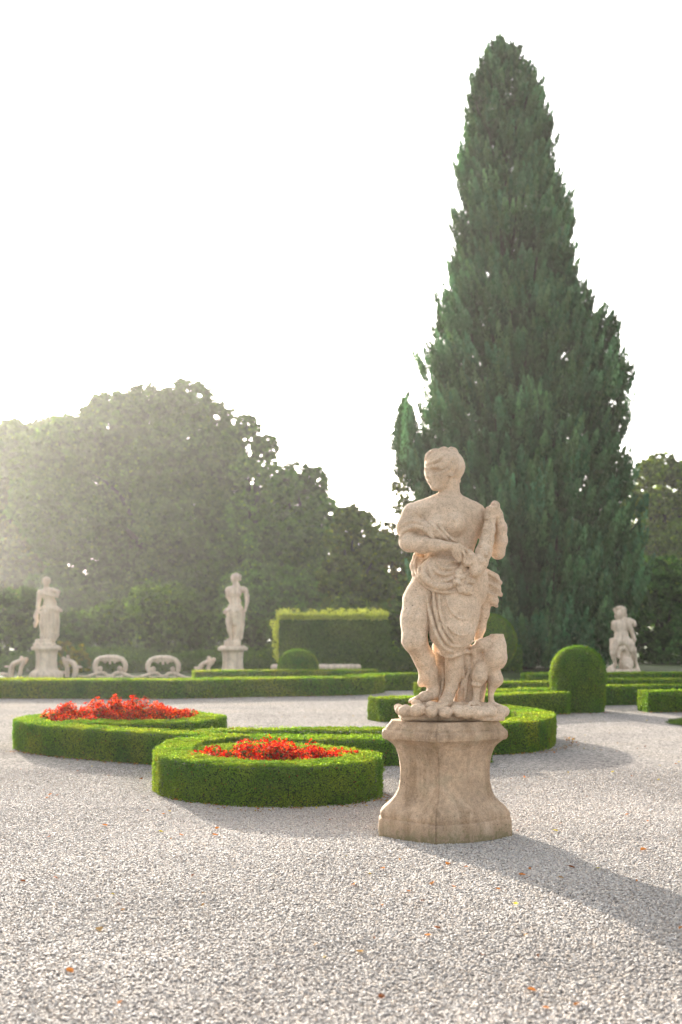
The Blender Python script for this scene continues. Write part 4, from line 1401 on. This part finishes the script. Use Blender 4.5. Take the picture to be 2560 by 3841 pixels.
tree('broadleaf_tree', 'round-topped tree standing behind the slim pedestal statue and tall hedge', [(1120, 1790, 75), (1180, 1800, 60), (1070, 1830, 70), (1130, 1880, 110), (1210, 1910, 70), (1100, 2030, 140), (1210, 2030, 110), (1140, 2200, 160), (1040, 2230, 130)], DT - 14, 1130, 85000, .24, (.056, .145, .022), (.100, .210, .032), 207, trunk_r=.6)
tree('broadleaf_tree', 'sunlit pale green tree in the dip left of the cypress', [(1310, 1950, 60), (1370, 1975, 60), (1280, 2020, 70), (1350, 2080, 90), (1430, 2060, 70), (1280, 2170, 100), (1380, 2200, 110), (1300, 2300, 100)], DT - 30, 1330, 60000, .21, MID, (.11, .14, .035), 209, trunk_r=.5, yl=.08)
tree('broadleaf_tree', 'small yellowing tree by the near statue shoulder', [(1470, 2000, 50), (1500, 2060, 60), (1440, 2080, 55), (1480, 2160, 80), (1420, 2220, 80), (1500, 2260, 80)], 82, 1475, 26000, .22, (.07, .085, .02), (.19, .15, .03), 211, trunk_r=.35, yl=.12)
tree('broadleaf_tree', 'slim leafy tree peeping out at the cypress left flank', [(1500, 1830, 40), (1530, 1790, 36), (1520, 1900, 50), (1560, 1950, 60), (1540, 2080, 80), (1560, 2220, 90)], 80, 1540, 22000, .20, MID, (.12, .13, .03), 213, trunk_r=.3, yl=.1)
tree('broadleaf_tree', 'leafy tree at the left edge, in front of the hazy ones', [(20, 1840, 55), (-40, 1830, 60), (40, 1930, 70), (90, 2020, 70), (10, 2040, 90), (120, 2120, 55), (40, 2160, 100), (90, 2260, 90), (-20, 2300, 120), (70, 2380, 90)], 105, 10, 50000, .28, (.05, .075, .02), (.10, .12, .03), 215, trunk_r=.22, yl=.06)
tree('broadleaf_tree', 'sunlit tree rising behind the cypress right flank', [(2480, 1760, 70), (2420, 1780, 60), (2540, 1780, 70), (2400, 1880, 80), (2500, 1900, 100), (2600, 1880, 90), (2420, 2050, 120), (2560, 2060, 130), (2440, 2240, 130), (2580, 2260, 140)], 78, 2480, 120000, .21, MID, (.150, .200, .035), 217, fill=.3, trunk_r=.45, yl=.07)
tree('broadleaf_tree', 'dark evergreen tree right behind the stone faun', [(2400, 2200, 100), (2480, 2180, 110), (2560, 2200, 120), (2340, 2300, 110), (2460, 2320, 120), (2580, 2330, 120), (2380, 2430, 110), (2500, 2430, 110), (2610, 2440, 100)], 52, 2470, 50000, .14, (.040, .105, .032), (.065, .140, .040), 219, trunk_r=.3, yl=.005)
tree('broadleaf_tree', 'tree mostly outside the left edge, only a twig end showing', [(-78, 1480, 98), (-260, 1430, 140), (-450, 1420, 150), (-650, 1430, 170), (-850, 1400, 190)], 16, -900, 11000, .07, MID, PALE, 221, trunk_r=.2)
# low shrubs that close the view under the crowns
shrubs = [(60, 2250, 130), (250, 2265, 130), (430, 2260, 120), (600, 2250, 130), (770, 2265, 125), (940, 2300, 105), (1080, 2310, 100), (1230, 2310, 100), (1390, 2310, 105), (1540, 2270, 120), (1700, 2270, 120)]
slab = ['dark shrub behind the draped woman and scroll bracket at the left edge', 'dark shrub behind the first carved loop', 'dark shrub behind the gap between both carved loops', 'dark shrub behind the second carved loop', 'dark shrub left behind the slim pedestal', 'dark shrub right behind the slim pedestal', 'dark shrub behind the left end of the tall hedge', 'dark shrub behind the middle of the tall hedge', 'dark shrub behind the right end of the tall hedge', 'dark shrub left behind the nearest statue legs', 'dark shrub behind the clipped ball bush']
for i, ((px, top, r), lab) in enumerate(zip(shrubs, slab)):
    top += (-45, 30, -10, -60, 25, 10, -15, 15, -10, -40, 20)[i]
    lob = [(px - 50, top + 80, r * .65), (px + 55, top + 70, r * .65), (px, top + 60, r * .6), (px - 60, top + 160, r * .65), (px + 60, top + 160, r * .65), (px, top + 170, r * .65), (px - 40, top + 235, r * .55), (px + 40, top + 235, r * .55)]
    tree('shrub', lab, lob, 43.5 + (i % 3) * 1.4, px, 17000, .13, (.040, .090, .022), (.075, .130, .026), 301 + i, group='dark shrubs behind the balustrade', trunk_r=.08, cat='shrub', yl=.02)


def undergrowth():
    n = 60000
    px = RNG.uniform(-120, 1960, n)
    d = RNG.uniform(41.3, 43.5, n)
    x = (px - CX) * d / FP
    p0 = np.stack([x, d, np.zeros(n)], 1)
    h = .30 + .75 * vnoise(p0, .8, 31)
    p = np.stack([x, d, h * RNG.random(n) ** .7], 1)
    v, f = leaves_np(p, np.stack([RNG.normal(size=n) * .4, np.full(n, -.6), np.full(n, .7)], 1), .085, .7, .7)
    tag(mesh('undergrowth', v, f, M_TREE, None, tint=rep4(tree_tints(p, 33, DARK, MID, .8, .02))), kind='stuff')


undergrowth()


def cypress():
    d = 45.0
    dy = 1.6330
    left = [(75, 1150), (125, 1088), (200, 1072), (260, 1062), (300, 1066), (350, 1048), (430, 1038), (480, 1036), (590, 1024), (640, 1020), (700, 992), (760, 984), (830, 972), (900, 978), (950, 958), (1000, 936), (1060, 924), (1120, 928), (1250, 940), (1400, 960), (1470, 1000)]
    right = [(75, 1150), (110, 1215), (180, 1245), (250, 1275), (300, 1282), (400, 1292), (450, 1310), (540, 1320), (600, 1330), (660, 1348), (700, 1388), (760, 1428), (840, 1450), (940, 1452), (1000, 1445), (1050, 1455), (1150, 1480), (1300, 1490), (1400, 1475), (1470, 1440)]
    ly, lx = np.array(left).T
    ry, rx = np.array(right).T
    m = 7200
    yy = 78 + (1470 - 78) * RNG.random(m) ** .74
    yy[:160] = RNG.uniform(85, 420, 160)
    xl, xr = np.interp(yy, ly, lx), np.interp(yy, ry, rx)
    c, hw = (xl + xr) / 2, (xr - xl) / 2 * np.interp(yy, [80, 400, 700, 1470], [1.0, 1.02, 1.06, .99])
    a = RNG.random(m) * 2 * math.pi
    inner = RNG.random(m) < np.where(yy < 700, .14, .26)
    q = np.where(inner, .15 + .5 * RNG.random(m), .68 + .30 * RNG.random(m))
    # boughs: bunches of sprays with hollows between them
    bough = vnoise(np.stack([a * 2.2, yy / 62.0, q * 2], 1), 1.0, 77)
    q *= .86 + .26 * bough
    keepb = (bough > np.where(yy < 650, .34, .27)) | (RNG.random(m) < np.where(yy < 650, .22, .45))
    px = (c + hw * q * np.cos(a)) * dy
    base_px = (c.mean()) * dy
    sd = np.arange(m) >= m - 70                # a separate upright shoot low on the left flank
    yy[sd] = RNG.uniform(928, 1085, 70)
    px[sd] = (np.interp(yy[sd], [928, 1000, 1085], [922, 922, 948]) + RNG.normal(size=70) * 11 * np.interp(yy[sd], [928, 970, 1085], [.25, 1.2, 1.6])) * dy
    a[sd] = -math.pi / 2
    keepb = keepb | sd
    P0, N0, T0, L0 = [], [], [], []
    for i in np.nonzero(keepb)[0]:
        R = hw[i] * dy * d / FP
        t = P(px[i], yy[i] * dy, d)
        t[1] += R * q[i] * math.sin(a[i]) * .85
        big = .6 + .75 * (yy[i] / 1470)
        h = RNG.uniform(.55, 1.25) * big
        w = RNG.uniform(.13, .24) * big
        k = int(84 * big)
        s = RNG.random(k) ** .85
        rad = w * np.clip(s * 1.35, 0, 1) ** .8 * (1 - .45 * s ** 3) * RNG.random(k) ** .5
        aa = RNG.random(k) * 2 * math.pi
        out = np.array([math.cos(a[i]), math.sin(a[i]), 0]) * .42
        p = t + np.stack([np.cos(aa) * rad, np.sin(aa) * rad, -h * s], 1) - out * (h * s)[:, None]
        P0.append(p)
        N0.append(norm(np.stack([np.cos(aa), np.sin(aa), np.full(k, .25)], 1) + out * .8))
        val = RNG.uniform(.55, 1.35) * (.25 + 1.45 * bough[i])  # sprays in the hollows darker: shade between boughs painted into the tint
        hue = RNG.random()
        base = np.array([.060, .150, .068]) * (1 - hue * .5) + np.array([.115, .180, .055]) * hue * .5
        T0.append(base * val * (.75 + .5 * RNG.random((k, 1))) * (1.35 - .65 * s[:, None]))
        L0.append(np.full(k, .19) * RNG.uniform(.7, 1.25, k))
    p, nn, tt, LL = (np.concatenate(x) for x in (P0, N0, T0, L0))
    keep = p[:, 2] > .15
    p, nn, tt, LL = p[keep], nn[keep], tt[keep], LL[keep]
    b = P(base_px, HY, d)
    root = empty('cypress_tree', (b[0], d, 0), 'towering dark green conical cypress, the tallest tree', 'tree')
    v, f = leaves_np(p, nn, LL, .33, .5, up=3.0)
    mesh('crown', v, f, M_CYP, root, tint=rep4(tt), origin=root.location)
    parts = []
    top = P(1150 * dy, 120 * dy, d)
    sp = smooth_path([np.array([b[0], d, -.2]), np.array([b[0], d, 6.]), np.array([(b[0] + top[0]) / 2, d, 13.]), top], 1.2)
    parts.append(tube_np(sp, np.linspace(.55, .05, len(sp)), 10))
    for i in range(70):
        j = int(RNG.uniform(.05, .9) * (len(sp) - 1))
        st = sp[j]
        an = RNG.random() * 6.28
        ln = (1.0 - j / len(sp)) * 3.2 + .5
        en = st + np.array([math.cos(an) * ln, math.sin(an) * ln, ln * 1.1])
        lp = smooth_path([st, (st + en) / 2 + np.array([math.cos(an), math.sin(an), -.6]) * .25 * ln, en], .8)
        parts.append(tube_np(lp, np.linspace(.09, .02, len(lp)), 5))
    v, f = join(parts)
    mesh('trunk', v, f, M_BARK, root, smooth=True, origin=root.location)
    # the separate low side shoot at the left
    return root


cypress()


def block_hedge():
    d = 39.0
    a, b = P(1052, 2352, d), P(1450, 2352, d)
    top = P(1200, 2322, d)[2]
    root = empty('tall_hedge', ((a[0] + b[0]) / 2, d + .6, 0), 'tall rectangular clipped hedge with a bright leafy top behind the bench', 'hedge')
    x0, x1, y0, y1 = a[0], b[0], d, d + 1.3
    ins = .12
    bx = np.array([(x, y, z) for z in (0, top - ins) for y in (y0 + ins, y1 - ins) for x in (x0 + ins, x1 - ins)])
    fs = [(0, 1, 5, 4), (2, 6, 7, 3), (0, 4, 6, 2), (1, 3, 7, 5), (4, 5, 7, 6)]
    mesh('twigs', bx, fs, M_TWIG, root, origin=root.location)
    P0, N0 = [], []
    for (n, fn, nr) in ((9000, lambda u, w: np.stack([x0 + (x1 - x0) * u, np.full_like(u, y0), top * w], 1), (0, -1, 0)), (6000, lambda u, w: np.stack([x0 + (x1 - x0) * u, np.full_like(u, y1), top * w], 1), (0, 1, 0)),
                        (4500, lambda u, w: np.stack([np.full_like(u, x0), y0 + (y1 - y0) * u, top * w], 1), (-1, 0, .1)), (3000, lambda u, w: np.stack([np.full_like(u, x1), y0 + (y1 - y0) * u, top * w], 1), (1, 0, .1)),
                        (7000, lambda u, w: np.stack([x0 + (x1 - x0) * u, y0 + (y1 - y0) * w, np.full_like(u, top)], 1), (0, 0, 1))):
        p = fn(RNG.random(n), RNG.random(n))
        nn = np.tile(np.array(nr, float), (n, 1))
        p += nn * ((vnoise(p, 2.5, 8) - .5) * .16 + RNG.normal(size=n) * .035)[:, None]
        P0.append(p)
        N0.append(nn)
    # unclipped young growth: a thin layer and single shoots along the top and the left end
    k = 6500
    u = RNG.random(k)
    P0.append(np.stack([x0 - .1 + (x1 - x0 + .12) * u, y0 + (y1 - y0) * RNG.random(k), top + .19 * RNG.random(k) - .02], 1))
    N0.append(np.tile([0, 0, 1.], (k, 1)))
    for j in range(230):
        bx_, by_ = RNG.uniform(x0 - .08, x1 + .02), RNG.uniform(y0, y1)
        hh = .08 + .26 * RNG.random() ** 2.2
        k = 18
        t_ = RNG.random(k)
        lean = RNG.normal(size=2) * .25
        P0.append(np.stack([bx_ + lean[0] * hh * t_ + RNG.normal(size=k) * .035, by_ + lean[1] * hh * t_ + RNG.normal(size=k) * .035, top + .05 + hh * t_], 1))
        N0.append(np.tile([0, 0, 1.], (k, 1)))
    for j in range(70):
        zz = top * RNG.uniform(.25, 1.0)
        ll = RNG.uniform(.05, .16) + .30 * RNG.random() ** 2 * (zz / top)
        by_ = RNG.uniform(y0, y1)
        k = 24
        t_ = RNG.random(k)
        P0.append(np.stack([x0 - ll * t_, by_ + RNG.normal(size=k) * .05, zz + .25 * ll * t_ + RNG.normal(size=k) * .05], 1))
        N0.append(np.tile([-1, 0, .4], (k, 1)))
    p, nn = np.concatenate(P0), np.concatenate(N0)
    v, f = leaves_np(p, nn, .095, .6, .8)
    k = np.clip(vnoise(p, 1.2, 4) * 1.6 - .5, 0, 1)[:, None]
    t = np.array([.070, .145, .030]) * (1 - k) + np.array([.125, .195, .035]) * k
    young = (p[:, 2] > top - .02) | (p[:, 0] < x0 - .04)
    t[young] = np.array([.46, .52, .13])  # young leaves, with the sun glow of the rim put into their pale tint
    mesh('foliage', v, f, M_BOX, root, tint=rep4(t * (.7 + .6 * RNG.random((len(p), 1)))), origin=root.location)


block_hedge()
tree('shrub', 'small sunlit yellow-green shrub behind the left scroll bracket', [(250, 2440, 40), (290, 2450, 40), (225, 2430, 28), (310, 2490, 38), (260, 2500, 45)], 39.5, 265, 3000, .10, (.12, .13, .025), (.24, .22, .045), 401, group='sunlit shrubs', trunk_r=.04, cat='shrub', yl=.1)


# ------------------------------------------------------------------ small plants and fallen leaves
def grass_patch(name, label, cat, xy, n, hgt, col, kind=None):
    x, y, rx, ry = xy
    r, a = np.sqrt(RNG.random(n)), RNG.random(n) * 2 * math.pi
    p = np.stack([x + rx * r * np.cos(a), y + ry * r * np.sin(a), np.zeros(n)], 1)
    h = hgt * (.5 + RNG.random(n))
    ln = RNG.normal(size=(n, 2)) * .35
    w = np.stack([np.cos(a * 7), np.sin(a * 7), a * 0], 1) * (hgt * .06)
    tip = p + np.stack([ln[:, 0] * h, ln[:, 1] * h, h], 1)
    v = np.stack([p - w, p + w, tip], 1).reshape(-1, 3)
    f = np.arange(n * 3).reshape(n, 3)
    t = np.repeat(np.array(col) * (.6 + .8 * RNG.random((n, 1))), 3, axis=0)
    o = mesh(name, v, f, M_GRASS, None, tint=t, origin=(x, y, 0))
    o.location = (x, y, 0)
    tag(o, label, cat, None, kind)
    return o


grass_patch('grass', None, None, (6.4, 19.4, .95, 1.0), 16000, .05, (.07, .12, .025), 'stuff')
lawn2 = mesh('grass_bed', [(6.4 + 1.0 * math.cos(t * .2094), 19.4 + 1.05 * math.sin(t * .2094), .008) for t in range(30)], [list(range(30))], M_LAWN)
tag(lawn2, kind='structure')
grass_patch('grass_tuft', 'bright spiky tuft of long grass leaves at the far hedge corner', 'grass tuft', (.98, 29.0, .10, .08), 22, .36, (.12, .19, .03))
grass_patch('grass_tuft', 'loose grass tufts standing among the hedge rows beside the dome bush', 'grass tuft', (3.4, 26.6, .7, .3), 240, .34, (.07, .13, .02))

leaf_me = None


def fallen_leaves():
    spots = [(1606, 3518, 1), (1994, 3726, 1), (2165, 3779, 1), (1431, 3751, 0), (1349, 3580, 2), (1329, 3326, 1), (1533, 3351, 1), (1435, 3265, 1), (1623, 3322, 1), (1525, 3080, 2), (1680, 3249, 1), (1868, 3343, 1), (1933, 3400, 3), (2083, 3122, 3), (2353, 3061, 1),
             (2414, 3196, 1), (2145, 3261, 0), (2243, 3265, 3), (1704, 3335, 1), (1639, 3490, 0), (1810, 3592, 0), (2047, 3792, 1), (612, 3059, 1), (392, 3102, 1), (681, 3139, 1), (86, 3314, 0), (261, 3653, 1), (816, 3114, 1), (808, 3139, 1), (375, 3498, 2), (604, 3126, 3),
             (453, 3771, 1), (190, 2985, 1), (178, 2998, 1), (530, 2927, 0), (2105, 3300, 2), (2300, 2900, 3), (2470, 2930, 3), (1500, 2990, 1), (1960, 3290, 1)]
    cols = {0: (.20, .075, .03), 1: (.46, .19, .05), 2: (.36, .25, .12), 3: (.52, .46, .07)}
    what = {0: 'brown-red', 1: 'orange', 2: 'pale tan', 3: 'yellow-green'}
    protos = {}
    for i, (px, py, c) in enumerate(spots):
        d = FP * EYE / (py - HY)
        x = (px - CX) * d / FP
        if c not in protos:
            a = []
            for k in range(7):
                s = k / 6
                w = .46 * math.sin(math.pi * s ** .8) ** .8 + .01
                z = .32 * (s - .5) ** 2 + .04
                a += [(s - .5, -w, z + w * .45), (s - .5, 0, z), (s - .5, w, z + w * .35)]
            fs = []
            for k in range(6):
                fs += [(k * 3, k * 3 + 1, k * 3 + 4, k * 3 + 3), (k * 3 + 1, k * 3 + 2, k * 3 + 5, k * 3 + 4)]
            o = mesh('fallen_leaf', a, np.array(fs), M_DRY, None, smooth=True, tint=np.tile(cols[c], (len(a), 1)))
            protos[c] = o
        else:
            o = protos[c].copy()
            COL.objects.link(o)
        s = random.uniform(.028, .047) * (1.15 if d < 7.5 else 1.3)
        o.scale = (s, s * .8, s)
        o.location = (x, d, .012)
        o.rotation_euler = (random.uniform(-.3, .3), random.uniform(-.3, .3), random.uniform(0, 6.28))
        tag(o, what[c] + ' fallen leaf lying curled on the open pale gravel', 'leaf', what[c] + ' fallen leaves on the gravel')


fallen_leaves()


def litter():
    n = 900
    px, py, c = [], [], []
    lines = [((-1.66, 11.0), (-1.0, 10.32), (-.4, 10.28), (.2, 10.5), (.42, 11)), ((-4.2, 15.0), (-3.6, 14.45), (-2.8, 13.85), (-1.9, 13.35)), ((-.3, 13.45), (1.0, 13.45)), ((1.5, 14.5), (2.5, 14.85), (3.1, 15.8), (3.25, 16.8)), ((-8, 26.2), (-3.7, 26.0), (.3, 27.3)), ((4.0, 21.3), (4.9, 21.7)), ((5.5, 21.8), (6.5, 21.9))]
    ps = []
    for ln in lines:
        sp = smooth_path(ln, .05)
        k = int(len(sp) * 2.2)
        b = sp[RNG.integers(0, len(sp), k)]
        ps.append(b + RNG.normal(size=(k, 2)) * np.array([.05, .06]))
    k = 160
    yy = 5 + 17 * RNG.random(k) ** .8
    ps.append(np.stack([(RNG.random(k) * 2 - 1) * .29 * yy, yy], 1))
    p = np.concatenate(ps)
    m = len(p)
    pos = np.stack([p[:, 0], p[:, 1], np.full(m, .016)], 1)
    v, f = leaves_np(pos, np.tile([0, 0, 1.], (m, 1)), .026 + .016 * RNG.random(m), .6, .35)
    v[:, 2] = np.maximum(v[:, 2], .008)
    cc = np.array([(.40, .15, .035), (.20, .075, .025), (.42, .33, .07), (.30, .18, .07)])[RNG.integers(0, 4, m)]
    o = mesh('leaf_litter', v, f, M_DRY, None, tint=rep4(cc * (.6 + .7 * RNG.random((m, 1)))))
    tag(o, kind='stuff')


litter()

# ------------------------------------------------------------------ the hazy evening air; its glow also stands in for lens flare
hz, nt, out = new_mat('haze_air')
vol = nd(nt, 'ShaderNodeVolumePrincipled')
vol.inputs['Color'].default_value = (1.0, 0.985, 0.90, 1)
vol.inputs['Density'].default_value = 0.00032
vol.inputs['Anisotropy'].default_value = 0.66
nt.links.new(vol.outputs[0], out.inputs['Volume'])
hv = np.array([(x, y, z) for z in (-1.0, 40.0) for y in (-45.0, 1405.0) for x in (-905.0, 905.0)])
hb = mesh('haze', hv, [(0, 2, 3, 1), (4, 5, 7, 6), (0, 1, 5, 4), (2, 6, 7, 3), (0, 4, 6, 2), (1, 3, 7, 5)], hz)
tag(hb, kind='stuff')
